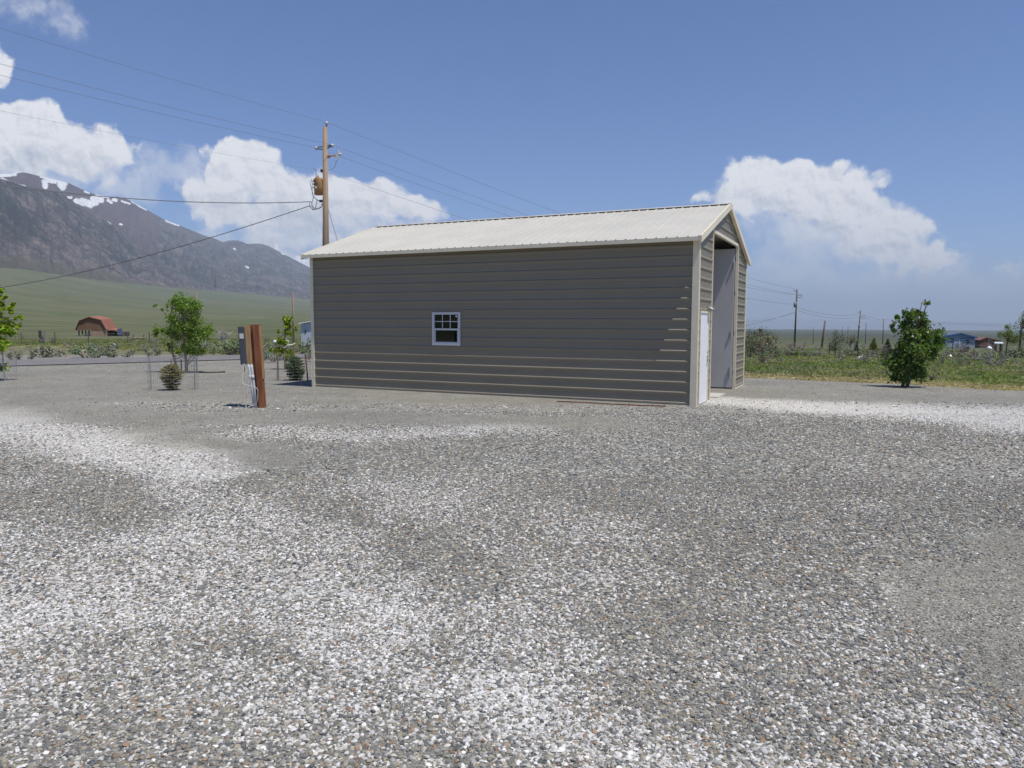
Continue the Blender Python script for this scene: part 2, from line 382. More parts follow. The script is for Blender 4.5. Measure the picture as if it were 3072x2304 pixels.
col = g.mix(g.step(g.math('ADD', bare, g.math('MULTIPLY', g.math('SUBTRACT', n3, .5), .5)), .35, .65), col, bcol)
col = g.mix(g.step(g.math('ADD', low, g.math('MULTIPLY', g.math('SUBTRACT', n2, .5), .8)), .55, .85), col, g.mix(g.step(n2, .4, .62), (.09, .092, .06), (.15, .13, .095)))
sn = g.step(g.math('ADD', snow, g.math('MULTIPLY', g.math('SUBTRACT', n2, .5), 1.6)), .47, .54)
col = g.mix(sn, col, (.86, .87, .88))
bmp = g('ShaderNodeBump', {'Height': g.math('ADD', n3, g.math('MULTIPLY', n2, .4)), 'Strength': 1., 'Distance': 45.})
finish(g, g('ShaderNodeBsdfPrincipled', {'Base Color': col, 'Roughness': .95, 'Specular IOR Level': .1, 'Normal': bmp.outputs[0]}).outputs[0])
CX = [-900, -500, -200, 0, 46, 65, 82, 115, 161, 204, 256, 278, 321, 347, 378, 434, 490, 534, 608, 638, 666, 681, 712, 738, 773, 803, 842, 881, 929, 1050, 1200, 1400, 1600]
CY = [650, 520, 560, 534, 531, 528, 531, 539, 549, 560, 584, 591, 599, 599, 606, 636, 667, 683, 713, 721, 733, 728, 727, 738, 736, 743, 764, 784, 808, 850, 895, 945, 972]
AX = [-900, -400, 0, 74, 143, 178, 217, 243, 304, 369, 400, 450, 520, 700, 1000, 1600]
AY = [640, 500, 546, 569, 578, 588, 615, 636, 662, 712, 742, 775, 815, 900, 960, 990]
xs = np.arange(-700, 1560, 2.6); nt = 260; T = np.linspace(0, 1.35, nt)
Xg, Tg = np.meshgrid(xs, T)
cm, ce = to_me(CX, CY); am, ae = to_me(AX, AY)
B_ = np.interp(Xg, BX, BE); C_ = np.interp(Xg, cm, ce); A_ = np.interp(Xg, am, ae)
rb = RB(Xg); Rg = rb*(1+1.0*Tg)
spn = fbm(Xg*.012+3, Tg*1.6, 5, .55, True)-.55; spn2 = fbm(Xg*.045, Tg*5, 5, .6, True)-.55
main = B_-.004+(C_-B_+.004)*np.where(Tg < 1, np.clip(Tg, 0, 1)**1.25, 1-(Tg-1)*1.2)
env = np.sin(np.pi*np.clip(Tg, 0, 1))
E_ = main+env*(.034*spn+.016*spn2)*np.clip((C_-B_)/.08, .1, 1)
tA = .42
spA = (B_-.004)+(A_-B_+.004)*np.clip(1-np.abs(Tg-tA)/np.where(Tg < tA, tA, .30), 0, 1)**np.where(Tg < tA, 1.15, .8)
spA = spA+(.018*spn2+.016*spn)*np.sin(np.pi*np.clip(Tg/tA, 0, 1))
useA = A_ > B_+.004
# keep the face behind the spur lower than the spur until it has been passed
E_ = np.where(useA & (spA > E_), spA, np.where(useA & (Tg < tA), np.minimum(E_, np.maximum(spA, B_-.004)), E_))
behind = (Tg > tA+.02)
cosA = np.cos(np.arctan((Xg-1536)/F)); MX = Rg*np.sin(np.arctan((Xg-1536)/F)); MY = Rg*cosA
MZ = 1.8+E_*MY+(Tg < .02)*-30.
E_ = np.where(~(Tg > 1), np.minimum(E_, C_-.0006*(1+spn2)), E_)
MZ = 1.8+E_*MY+(Tg < .02)*-30.
Xpx, Ypx = to_px((Xg-1536)/F, E_)
snowf = np.zeros_like(Xg)
for x0, y0, x1, y1, r in [(-30, 538, 40, 534, 4.5), (0, 548, 30, 561, 2.6), (30, 561, 70, 570, 2.2), (118, 541, 140, 547, 2.4), (128, 556, 132, 570, 6), (138, 552, 160, 554, 5), (165, 550, 190, 560, 6), (176, 562, 184, 572, 7),
                          (224, 612, 240, 617, 5.5), (242, 614, 268, 622, 8), (275, 606, 300, 610, 6.5), (270, 620, 285, 618, 6), (200, 603, 210, 602, 3), (250, 584, 262, 588, 2.3), (285, 594, 322, 601, 2.4), (320, 610, 330, 617, 3.2), (336, 608, 344, 609, 3.5), (360, 612, 385, 620, 2),
                          (392, 612, 434, 636, 2.8), (495, 669, 532, 683, 2.8), (293, 663, 328, 681, 1.8), (356, 681, 362, 683, 2), (735, 805, 742, 809, 2), (699, 752, 702, 754, 2), (843, 765, 850, 768, 2)]:
    dx, dy = x1-x0, y1-y0; L = dx*dx+dy*dy+1e-6; t = np.clip(((Xpx-x0)*dx+(Ypx-y0)*dy)/L, 0, 1)
    d = np.hypot(Xpx-x0-t*dx, Ypx-y0-t*dy)/r; snowf = np.maximum(snowf, 1.15-.46*d)
snowf = np.clip(snowf, 0, 1)
snowf = np.where(behind | (Xpx > 380), snowf, 0)
baref = sstep(-(Ypx-np.interp(Xpx, [-400, 0, 200, 330, 430, 470, 540, 620], [640, 640, 680, 720, 800, 760, 640, 600])), -12, 12)*(1-sstep(Xpx, 445, 500))*behind
lowf = 1-sstep(Tg, .0, .22)
o = npmesh('mountains', np.c_[MX.ravel(), MY.ravel(), MZ.ravel()], grid_faces(nt, len(xs)), m_mtn, attrs={'snow': snowf.ravel(), 'bare': baref.ravel(), 'low': lowf.ravel()}, smooth=True)
tag(o, kind='structure')
def far_range(name, x0, x1, prof, dist, snowy, seed):
    xs = np.arange(x0, x1, 4.); T = np.linspace(0, 1.3, 40); X, Tt = np.meshgrid(xs, T)
    top = (970-np.interp(X, [p[0] for p in prof], [p[1] for p in prof]))/F
    R = dist*(1+.35*Tt); E = -.0043+(top+.0043)*np.where(Tt < 1, Tt, 2-Tt)+(fbm(X*.05+seed, Tt*4, 4, .6, True)-.55)*.012*top/.03*np.clip(Tt, 0, 1)
    a = np.arctan((X-1536)/F); x = R*np.sin(a); y = R*np.cos(a)
    sn = np.clip((E-.055)/.02, 0, 1)*snowy*(.45+.5*fbm(X*.15, Tt*9, 4, .6))
    o = npmesh(name, np.c_[x.ravel(), y.ravel(), (1.8+E*y).ravel()], grid_faces(40, len(xs)), m_mtn, attrs={'snow': sn.ravel(), 'bare': np.full(X.size, .2), 'low': np.zeros(X.size)}, smooth=True)
    tag(o, kind='structure')
far_range('snowy_mountains', 760, 1500, [(760, 790), (829, 757), (850, 770), (880, 780), (905, 789), (929, 797), (1100, 850), (1500, 960)], 17000, 1.3, 3)
far_range('distant_mountains', 1500, 4000, [(1500, 962), (1900, 956), (2240, 950), (2400, 953), (2600, 960), (2800, 959), (3072, 961), (4000, 962)], 40000, 0, 11)

# ------------------------------------------------------------------ the garage building
C0 = Vector((3.996, 16.104, 0)); U = Vector((-math.cos(YAW), math.sin(YAW), 0)); Vv = Vector((math.sin(YAW), math.cos(YAW), 0))
L_, W_, HE, SL = 10.62, 6.57, 3.66, .335
HR = HE+SL*W_/2
def Wp(a, b, z): return C0+U*a+Vv*b+Vector((0, 0, z))
m_wall = M('taupe_sheet_metal', (.212, .184, .130), .5, .04, .8, spec=1.)
g = NT(m_wall.node_tree); bs_ = [n for n in g.n if n.type == 'BSDF_PRINCIPLED'][0]; oc = g('ShaderNodeTexCoord').outputs['Object']; sz_ = g('ShaderNodeSeparateXYZ', {0: oc}).outputs[2]
dust = g.math('MULTIPLY', g.step(g.math('ADD', sz_, g.math('MULTIPLY', g.noise(oc, 3., 6, .7), .35)), .42, .12), .45)
g.l.new(g.mix(dust, bs_.inputs['Base Color'].links[0].from_socket, (.30, .28, .24)), bs_.inputs['Base Color'])      # dust thrown up at the foot of the sheets
wv = g('ShaderNodeBump', {'Height': g.noise(oc, 1.4, 2, .5), 'Strength': .35, 'Distance': .02}); g.l.new(wv.outputs[0], bs_.inputs['Normal'])
m_trim = M('beige_trim_metal', (.78, .70, .53), .4, .04, 2., spec=.5)
m_roof = M('cream_roof_metal', (.50, .482, .43), .5, .05, .9, spec=.5)
m_white = M('white_paint', (.78, .79, .82), .45, .03, 3.)
m_vinyl = M('white_vinyl', (.62, .63, .66), .5, .03, 3.)
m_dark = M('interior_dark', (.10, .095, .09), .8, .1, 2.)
m_inner = M('grey_door_panel', (.52, .52, .54), .6, .05, 1.2)
m_steel = M('galvanised_steel', (.45, .46, .47), .4, .1, 20, metal=.8)
m_black = M('black_rubber', (.03, .03, .032), .6, .1, 5.)
m_conc = M('concrete', (.46, .45, .42), .9, .12, 3., bump=.003)
garage = thing('metal_garage', C0, 'tall taupe ribbed metal garage with cream roof standing on the gravel', 'garage')
def profile(pitch=.2286, top=HE, z0=.04):             # (height, outward offset) of the horizontally ribbed sheet
    pr = [(z0, 0.)]; k = 0
    while True:
        zc = z0+.03+k*pitch
        if zc > top+1.5: break
        for dz, o in ((-.050, 0), (-.014, .021), (.010, .021), (.036, 0), (.088, 0), (.094, .003), (.100, 0), (.130, 0), (.136, .003), (.142, 0)):
            pr.append((zc+dz, o))
        k += 1
    return sorted([q for q in pr if q[0] >= z0 or q[1] > 0])
PR = profile()
def sheet(mb, fn, a0, a1, z0, z1, bound=None):
    # fn(a, out, z) -> point ; bound(z) -> (amin, amax)
    for (za, oa), (zb, ob) in zip(PR, PR[1:]):
        if zb <= z0 or za >= z1: continue
        t0 = max(0, (z0-za)/(zb-za)) if zb > za else 0; t1 = min(1, (z1-za)/(zb-za)) if zb > za else 1
        p0, q0 = za+(zb-za)*t0, oa+(ob-oa)*t0; p1, q1 = za+(zb-za)*t1, oa+(ob-oa)*t1
        l0, h0, l1, h1 = a0, a1, a0, a1
        if bound:
            b0, b1 = bound(p0), bound(p1)
            l0, h0, l1, h1 = max(a0, b0[0]), min(a1, b0[1]), max(a0, b1[0]), min(a1, b1[1])
            if h0 < l0: continue
            h1 = max(h1, l1) if h1 > l1 else l1
            if l1 > h1: l1 = h1 = (l0+h0)/2
        mb.poly([fn(l0, q0, p0), fn(h0, q0, p0), fn(h1, q1, p1), fn(l1, q1, p1)])
near = lambda a, o, z: Wp(a, -o, z)
far_ = lambda a, o, z: Wp(a, W_+o, z)
end0 = lambda b, o, z: Wp(-o, b, z)
end1 = lambda b, o, z: Wp(L_+o, b, z)
gb = lambda z: ((0, W_) if z <= HE else ((z-HE)/SL, W_-(z-HE)/SL))
w0, w1, wz0, wz1 = 5.905, 6.665, 1.275, 2.055         # window opening
mb = MB()
for a0, a1, z0, z1 in ((0.06, w0, .04, HE), (w1, L_-.04, .04, HE), (w0, w1, .04, wz0), (w0, w1, wz1, HE)): sheet(mb, near, a0, a1, z0, z1)
wall_s = mb.build('side_wall', m_wall, garage); wall_s['label'] = 'long side wall with a small window'
mb = MB(); sheet(mb, far_, 0, L_, .04, HE); mb.build('side_wall', m_wall, garage)
d0, d1, dz1 = .245, 1.15, 2.05; o0, o1, oz = 1.50, 5.03, 3.93
mb = MB()
for b0, b1, z0, z1 in ((.03, d0-.03, .04, dz1+.03), (d1+.03, o0, .04, dz1+.03), (.03, o0, dz1+.03, 9), (o0, o1, oz, 9), (o1, W_-.03, .04, 9)): sheet(mb, end0, b0, b1, z0, z1, gb)
e = mb.build('front_wall', m_wall, garage); e['label'] = 'sunlit end wall around the tall opening'
mb = MB(); sheet(mb, end1, 0, W_, .04, 9, gb); mb.build('back_wall', m_wall, garage)
# inner lining (gives the walls their thickness) and the portal frames seen inside
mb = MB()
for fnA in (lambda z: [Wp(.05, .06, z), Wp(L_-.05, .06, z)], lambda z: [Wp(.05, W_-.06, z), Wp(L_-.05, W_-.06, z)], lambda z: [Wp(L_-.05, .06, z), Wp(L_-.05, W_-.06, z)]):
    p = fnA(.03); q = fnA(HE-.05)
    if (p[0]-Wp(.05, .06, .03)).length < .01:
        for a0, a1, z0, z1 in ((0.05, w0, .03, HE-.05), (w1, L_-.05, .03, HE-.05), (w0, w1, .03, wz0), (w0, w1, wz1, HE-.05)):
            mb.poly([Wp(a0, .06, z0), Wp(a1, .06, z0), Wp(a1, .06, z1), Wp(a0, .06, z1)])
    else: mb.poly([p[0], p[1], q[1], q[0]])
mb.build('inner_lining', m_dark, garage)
mb = MB()
for a in (.16, 1.6, 3.1, 4.6, 6.1, 7.6, 9.1, 10.4):
    for b in (.10, W_-.16): mb.box(a-.03, a+.03, b, b+.06, .03, HE-.05, fn=Wp)
    for s0, s1 in ((0, 1), (1, 0)):
        mb.hexa([Wp(a-.03, .1+(W_-.2)*0+(0 if s0 == 0 else W_-.2), HE-.14), Wp(a+.03, .1+(0 if s0 == 0 else W_-.2), HE-.14), Wp(a+.03, W_/2, HR-.14), Wp(a-.03, W_/2, HR-.14),
                 Wp(a-.03, .1+(0 if s0 == 0 else W_-.2), HE-.08), Wp(a+.03, .1+(0 if s0 == 0 else W_-.2), HE-.08), Wp(a+.03, W_/2, HR-.08), Wp(a-.03, W_/2, HR-.08)])
mb.build('portal_frame', m_steel, garage)
# roof: ribs run from ridge to eave
OS, OE, OE1 = .225, .085, .14
def roof_side(sgn):
    mb = MB(); a = -OE; rows = []
    prof = []; k = 0; aa = -OE
    while aa < L_+OE1-.05:
        prof += [(aa, .0), (aa+.018, .0), (aa+.032, .020), (aa+.056, .020), (aa+.070, .0), (aa+.14, .0), (aa+.145, .004), (aa+.15, 0)]; aa += .2286
    prof.append((L_+OE1, 0))
    def pt(a, t, o):                                  # t: 0 ridge, 1 eave edge
        run = (W_/2+OS)*t; b = W_/2-run if sgn < 0 else W_/2+run
        return Wp(a, b, HR+.07-SL*run+o)
    for (a0, q0), (a1, q1) in zip(prof, prof[1:]):
        if a1 > a0: mb.poly([pt(a0, 0, q0), pt(a0, 1, q0), pt(a1, 1, q1), pt(a1, 0, q1)])
    for (a0, q0), (a1, q1) in zip(prof, prof[1:]):
        if q0 or q1: mb.poly([pt(a0, 1, 0), pt(a0, 1, q0+1e-4), pt(a1, 1, q1+1e-4), pt(a1, 1, 0)])
    # underside
    mb.poly([pt(-OE+.01, .0, -.045), pt(L_+OE1-.01, .0, -.045), pt(L_+OE1-.01, .995, -.045), pt(-OE+.01, .995, -.045)])
    return mb, pt
for sgn in (-1, 1):
    mb, pt = roof_side(sgn); r = mb.build('roof', m_roof, garage)
    # eave fascia and rake trims
    mb = MB(); run = W_/2+OS; bo = W_/2-run if sgn < 0 else W_/2+run; ze = HR+.07-SL*run
    b0, b1 = (bo-.004, bo+.02) if sgn < 0 else (bo-.02, bo+.004)
    mb.box(-OE-.003, L_+OE1+.003, b0, b1, ze-.085, ze-.004, fn=Wp)
    mb.build('eave_trim', m_trim, garage)
    for a0, a1 in ((-OE-.022, -OE+.015), (L_+OE1-.015, L_+OE1+.022)):
        mb = MB()
        c = []
        for dz in (-.125, .026):
            c += [pt(a0, 1.003, dz), pt(a1, 1.003, dz), pt(a1, 0, dz), pt(a0, 0, dz)]
        mb.hexa(c); mb.build('rake_trim', m_roof if False else m_trim, garage)
    mb = MB()                                         # soffit boards of the gable overhang
    mb.hexa([pt(-OE+.016, .97, -.125), pt(-.02, .97, -.125), pt(-.02, .01, -.125), pt(-OE+.016, .01, -.125), pt(-OE+.016, .97, -.05), pt(-.02, .97, -.05), pt(-.02, .01, -.05), pt(-OE+.016, .01, -.05)])
    mb.build('soffit', m_trim, garage)
mb = MB()                                             # soffit under the near and far eaves
for b0, b1 in ((-OS+.022, -.022), (W_+.022, W_+OS-.022)): mb.box(-.018, L_+.02, b0, b1, HE-.028, HE-.012, fn=Wp)
mb.build('soffit', m_trim, garage)
mb = MB()
mb.hexa([Wp(-OE-.02, W_/2-.14, HR+.052), Wp(L_+OE1+.02, W_/2-.14, HR+.052), Wp(L_+OE1+.02, W_/2, HR+.092), Wp(-OE-.02, W_/2, HR+.092), Wp(-OE-.02, W_/2-.14, HR+.062), Wp(L_+OE1+.02, W_/2-.14, HR+.062), Wp(L_+OE1+.02, W_/2, HR+.102), Wp(-OE-.02, W_/2, HR+.102)])
mb.hexa([Wp(-OE-.02, W_/2, HR+.092), Wp(L_+OE1+.02, W_/2, HR+.092), Wp(L_+OE1+.02, W_/2+.14, HR+.052), Wp(-OE-.02, W_/2+.14, HR+.052), Wp(-OE-.02, W_/2, HR+.102), Wp(L_+OE1+.02, W_/2, HR+.102), Wp(L_+OE1+.02, W_/2+.14, HR+.062), Wp(-OE-.02, W_/2+.14, HR+.062)])
mb.build('ridge_cap', m_roof, garage)
# corner trims
mb = MB(); mb.box(-.026, .115, -.034, -.003, .0, HE-.03, fn=Wp); mb.box(-.034, -.003, -.002, .06, .0, HE-.03, fn=Wp); mb.build('corner_trim', m_trim, garage)
mb = MB(); mb.box(L_-.075, L_+.026, -.034, -.003, .0, HE-.03, fn=Wp); mb.box(L_+.002, L_+.026, -.002, .07, .0, HE-.03, fn=Wp); mb.build('corner_trim', m_trim, garage)
mb = MB(); mb.box(-.034, -.003, W_-.07, W_+.026, .0, HE-.03, fn=Wp); mb.box(.0, .08, W_+.003, W_+.027, .0, HE-.03, fn=Wp); mb.build('corner_trim', m_trim, garage)
mb = MB(); mb.box(L_+.003, L_+.027, W_-.07, W_+.026, .0, HE-.03, fn=Wp); mb.build('corner_trim', m_trim, garage)
mb = MB(); mb.box(.12, L_-.08, -.024, .03, .0, .036, fn=Wp); mb.build('base_rail', m_trim, garage)
for b0, b1 in ((.065, d0-.045), (d1+.045, o0-.06), (o1+.06, W_-.075)):
    mb = MB(); mb.box(-.024, .03, b0, b1, .0, .036, fn=Wp); mb.build('base_rail', m_trim, garage)
# tall opening: trims
mb = MB(); mb.box(-.030, .05, o0-.055, o0, .0, oz+.06, fn=Wp); mb.box(-.030, .05, o1, o1+.055, .0, oz+.06, fn=Wp); mb.box(-.031, .05, o0+.001, o1-.001, oz, oz+.07, fn=Wp)
mb.build('opening_frame', m_trim, garage)
# the open leaf of the tall door, swung inside
leaf = MB(); leaf.box(.06, 2.35, o1-.085, o1-.035, .05, oz-.06, fn=Wp); leaf = leaf.build('tall_door', m_inner, garage); leaf['label'] = 'tall grey door leaf swung open inside the opening'
for q in ((.10, .13, -.115, .35, .62), (.10, .13, -.115, 1.45, 1.6), (.07, .10, -.125, 3.35, 3.5)):
    mb = MB(); mb.box(q[0], q[1], o1+q[2], o1-.086, q[3], q[4], fn=Wp); mb.build('slide_bolt', m_steel, leaf)
for zz in (.4, 1.5, 2.6, 3.55):
    mb = MB(); mb.tube([Wp(.035, o1-.02, zz), Wp(.035, o1-.02, zz+.12)], .014, 8); mb.build('hinge', m_steel, leaf)
leaf = MB(); leaf.box(.10, 1.7, o0+.035, o0+.085, .05, oz-.06, fn=Wp); leaf = leaf.build('tall_door', m_inner, garage)
mb = MB(); mb.box(-.08, 1.5, 2.2, 3.34, -.05, .035, fn=Wp)
mb.build('floor_slab', m_conc, garage)
# personnel door
mb = MB(); mb.box(-.034, .04, d0-.04, d0, .0, dz1+.045, fn=Wp); mb.box(-.034, .04, d1, d1+.04, .0, dz1+.045, fn=Wp); mb.box(-.035, .04, d0+.001, d1-.001, dz1, dz1+.045, fn=Wp); mb.build('door_frame', m_trim, garage)
mb = MB(); mb.box(-.018, .03, d0+.006, d1-.006, .03, dz1-.006, fn=Wp); door = mb.build('door', m_white, garage); door['label'] = 'white entry door in the end wall'
mb = MB(); mb.tube([Wp(-.018, d1-.07, 1.0), Wp(-.07, d1-.07, 1.0)], .014, 8); mb.tube([Wp(-.068, d1-.06, 1.0), Wp(-.068, d1-.19, 1.0)], .011, 8); mb.box(-.026, -.017, d1-.10, d1-.04, .93, 1.09, fn=Wp); mb.build('door_handle', m_steel, door)
mb = MB(); mb.tube([Wp(-.018, d1-.07, 1.17), Wp(-.035, d1-.07, 1.17)], .026, 10); mb.build('deadbolt', m_steel, door)
mb = MB(); mb.tube([Wp(-.02, 1.05, 2.17), Wp(-.06, 1.05, 2.17)], .04, 10); mb.tube([Wp(-.06, 1.02, 2.18), Wp(-.13, 1.0, 2.13)], [.028, .04], 10); mb.tube([Wp(-.06, 1.08, 2.18), Wp(-.13, 1.11, 2.13)], [.028, .04], 10)
mb.build('floodlight', m_steel, garage)
# window: outer flange, sashes, grille, panes
mb = MB()
fr = [(w0-.03, w0+.035, wz0-.03, wz1+.03), (w1-.035, w1+.03, wz0-.03, wz1+.03)]
for a0, a1, z0, z1 in fr: mb.box(a0, a1, -.034, .02, z0, z1, fn=Wp)
mb.box(w0+.036, w1-.036, -.033, .02, wz0-.03, wz0+.035, fn=Wp); mb.box(w0+.036, w1-.036, -.033, .02, wz1-.03, wz1+.03, fn=Wp)
win = mb.build('window', m_vinyl, garage)
zm = wz0+.355
mb = MB(); mb.box(w0+.037, w1-.037, -.026, .012, zm, zm+.045, fn=Wp)
mb.box(w0+.037, w0+.06, -.018, .012, wz0+.036, zm-.001, fn=Wp); mb.box(w1-.06, w1-.037, -.018, .012, wz0+.036, zm-.001, fn=Wp); mb.box(w0+.061, w1-.061, -.018, .012, wz0+.036, wz0+.06, fn=Wp)
mb.build('sash', m_vinyl, win)
mb = MB()
for k in (1, 2):
    a = w0+.037+(w1-w0-.074)*k/3; mb.box(a-.009, a+.009, -.014, -.002, zm+.046, wz1-.031, fn=Wp)
zg = (zm+.045+wz1-.03)/2; mb.box(w0+.037, w1-.037, -.0155, -.0005, zg-.009, zg+.009, fn=Wp); mb.build('grille', m_vinyl, win)
m_glass, g = newmat('window_glass')
finish(g, g('ShaderNodeMixShader', {0: .10, 1: g('ShaderNodeBsdfTransparent', {'Color': (.3, .32, .34, 1)}).outputs[0], 2: g('ShaderNodeBsdfGlossy', {'Color': (.5, .52, .55, 1), 'Roughness': .03}).outputs[0]}).outputs[0])
mb = MB(); mb.box(w0+.03, w1-.03, .0, .005, zm+.02, wz1-.02, fn=Wp); mb.build('pane', m_glass, win)
mb = MB(); mb.box(w0+.03, w1-.03, .006, .011, wz0+.02, zm+.02, fn=Wp); mb.build('pane', m_glass, win)
mb = MB(); mb.tube([Wp(w0+.09, -.004, wz1-.075), Wp(w0+.09, -.012, wz1-.075)], .024, 12); mb.build('sticker', m_white, win)
# rusty rod lying along the wall foot
m_rust = M('rusty_steel', (.15, .055, .035), .8, .35, 9.)
mb = MB(); pts = [gxy(1203+i*29.5, 869.4+i*1.17) for i in range(9)]
mb.tube([(x, y, .035+.004*math.sin(i)) for i, (x, y) in enumerate(pts)], .014, 6)
rod = mb.build('metal_rod', m_rust); tag(rod, 'thin rusty red rod lying on the gravel along the foot of the garage wall', 'rod')

# ------------------------------------------------------------------ utility pedestal in the yard
m_redsteel = M('red_oxide_steel', (.20, .066, .026), .7, .25, 7., col2=(.27, .10, .045), stretch=(1, 1, .25))
m_plank = M('weathered_plank', (.34, .19, .09), .85, .3, 12., col2=(.46, .30, .16), stretch=(1, 1, .12), bump=.003)
m_greybox = M('grey_enamel', (.065, .075, .095), .45, .06, 3.)
m_pvc = M('grey_conduit', (.50, .53, .55), .5, .08, 4., stretch=(1, 1, .3))
m_cable = M('white_cable', (.62, .60, .56), .55, .1, 9.)
m_label = M('paper_label', (.55, .56, .54), .6, .1, 30.)
ped = thing('utility_pedestal', (-5.30, 15.62, 0), 'rust red steel beam with plank, grey meter box, conduits and looping cables', 'utility post')
def PP(x, y, z): return Vector((-5.30+x-.052*(z-0)*1.0, 15.62+y, z))      # leans a little
bk = MB(); bk.box(-.035, .075, -.07, -.055, -.05, 1.765, fn=PP); bk.box(.068, .075, -.054, .09, -.05, 1.765, fn=PP); bk.box(-.035, -.028, -.054, .0, -.05, 1.765, fn=PP)
bk.box(-.105, -.036, -.010, .004, -.05, 1.755, fn=PP); bk.box(-.036, .067, .076, .09, -.05, 1.76, fn=PP)
bk.build('steel_beam', m_redsteel, ped)
mb = MB(); mb.box(.076, .094, -.02, .10, .62, 1.745, fn=PP); mb.build('plank', m_plank, ped)
mb = MB(); mb.box(-.215, -.107, -.045, .0, .93, 1.75, fn=PP); mb.build('plank', m_plank, ped)
mb = MB(); mb.box(-.315, -.216, -.10, .26, .93, 1.70, fn=PP); mb.box(-.330, -.316, -.115, .275, .925, 1.715, fn=PP); bx = mb.build('meter_box', m_greybox, ped)
mb = MB(); mb.box(-.312, -.225, -.105, -.1005, 1.47, 1.575, fn=PP); mb.build('label_plate', m_label, bx)
for i, x in enumerate((-.16, -.105)):
    mb = MB(); mb.tube([PP(x+.02, -.055, 0-.05), PP(x, -.05, .5), PP(x-.02, -.04, .86), PP(x-.035, -.02, .94)], .024, 10); mb.tube([PP(x-.005, -.052, .62), PP(x-.012, -.048, .70)], .029, 10); mb.build('conduit', m_pvc, ped, True)
def z3(zx, zy): q = PD(680+zx/5.186, 940+zy/5.186, 15.52); return q
def smooth_path(p, n=6):
    out = []; P_ = [p[0]]+p+[p[-1]]
    for i in range(1, len(P_)-2):
        for k in range(n):
            t = k/n; a, b, c, d = P_[i-1], P_[i], P_[i+1], P_[i+2]
            out.append(.5*((2*b)+(-a+c)*t+(2*a-5*b+4*c-d)*t*t+(-a+3*b-3*c+d)*t**3))
    out.append(p[-1]); return out
p = [z3(278, 815), z3(268, 950), z3(262, 1080), z3(290, 1130), z3(350, 1150), z3(440, 1168), z3(488, 1215), z3(485, 1330), z3(468, 1410), z3(430, 1458), z3(370, 1475), z3(325, 1500)]
for i, q in enumerate(p): q.y += -.02-.05*math.sin(i*.5)
mb = MB(); mb.tube(smooth_path(p), .0075, 6); mb.build('cable', m_cable, ped, True)
p = [z3(382, 975), z3(372, 1040), z3(345, 1120), z3(328, 1200), z3(312, 1330), z3(303, 1430), z3(302, 1512)]
mb = MB(); mb.tube(smooth_path(p), .011, 6); mb.build('cable', m_cable, ped, True)
mb = MB(); mb.tube([z3(276, 815), z3(270, 940)], .013, 8); mb.build('cable_gland', m_greybox, ped)

# ------------------------------------------------------------------ power poles and lines
m_pole = M('weathered_pole_wood', (.27, .19, .13), .9, .3, 5., col2=(.38, .29, .21), stretch=(1, 1, .06), bump=.004)
m_pole_d = M('dark_pole_wood', (.13, .095, .085), .9, .25, 5., stretch=(1, 1, .1))
m_trans = M('rusty_transformer', (.34, .14, .05), .6, .3, 3., col2=(.50, .30, .13))
m_porc = M('grey_porcelain', (.55, .57, .62), .25, .05, 5.)
m_wire = M('weathered_wire', (.20, .20, .21), .6, .1, 5.)
m_iron = M('dark_iron', (.045, .045, .055), .6, .2, 9.)
DP = 34.
def z4(zx, zy, d=DP): return PD(860+zx*.2532, 340+zy*.2532, d)
px0, px1 = z4(430, 178), z4(452, 1568)
bx_ = px1.x+(px1.x-px0.x)/(px0.z-px1.z)*(px1.z+.9); pbase = Vector((bx_, DP, Gs(bx_, DP)))
pole = thing('utility_pole', pbase, 'weathered wooden power pole with rusty transformer rising behind the garage roof', 'power pole')
mb = MB(); mb.tube([pbase-Vector((0, 0, .3)), px1, px0], [.17, .145, .105], 12); mb.build('pole', m_pole, pole, True)
# transformer can
q = z4(362, 890)-Vector((0, .05, 0)); t = MB()
t.tube([q+Vector((0, 0, -.36)), q+Vector((0, 0, -.34)), q+Vector((0, 0, .30)), q+Vector((0, 0, .36)), q+Vector((0, 0, .40))], [.17, .19, .19, .185, .12], 16); tr = t.build('transformer', m_trans, pole, True)
for z0 in (.1, -.26):
    mb = MB(); mb.box(q.x-.05, q.x+.25, q.y-.02, q.y+.02, q.z+z0, q.z+z0+.06); mb.build('bracket', m_iron, tr)
for dx in (-.07, .0):
    mb = MB(); mb.tube([q+Vector((dx, 0, .36)), q+Vector((dx-.01, 0, .48)), q+Vector((dx-.01, 0, .62))], [.035, .03, .02], 8); mb.build('bushing', m_porc, tr, True)
for dz in (.22, .08, -.06):
    mb = MB(); mb.tube([q+Vector((-.13, -.14, dz)), q+Vector((-.17, -.20, dz))], .035, 8); mb.build('terminal', m_iron, tr)
mb = MB(); mb.box(q.x-.12, q.x-.02, q.y-.196, q.y-.188, q.z-.10, q.z+.0); mb.build('plate', m_label, tr)
def insul(c, r=.075, h=.12):
    mb = MB(); c = Vector(c)
    mb.tube([c+Vector((0, 0, -h)), c+Vector((0, 0, -h*.5)), c+Vector((0, 0, -h*.3)), c, c+Vector((0, 0, h*.2)), c+Vector((0, 0, h*.45))], [r*.5, r*.6, r*1.2, r*1.25, r*.6, r*.5], 12)
    return mb.build('insulator', m_porc, pole, True)
i1 = z4(450, 128); insul(i1, .075, .12)
mb = MB(); mb.tube([z4(446, 178), z4(450, 145)], .035, 8); mb.build('bracket', m_iron, pole)
i2 = z4(520, 392); i3 = z4(328, 425)
insul(i2, .07, .12); insul(i3, .065, .11)
mb = MB(); mb.tube([z4(440, 410), z4(515, 390)], .028, 6); mb.tube([z4(440, 445), z4(515, 400)], .028, 6); mb.build('bracket', m_iron, pole)
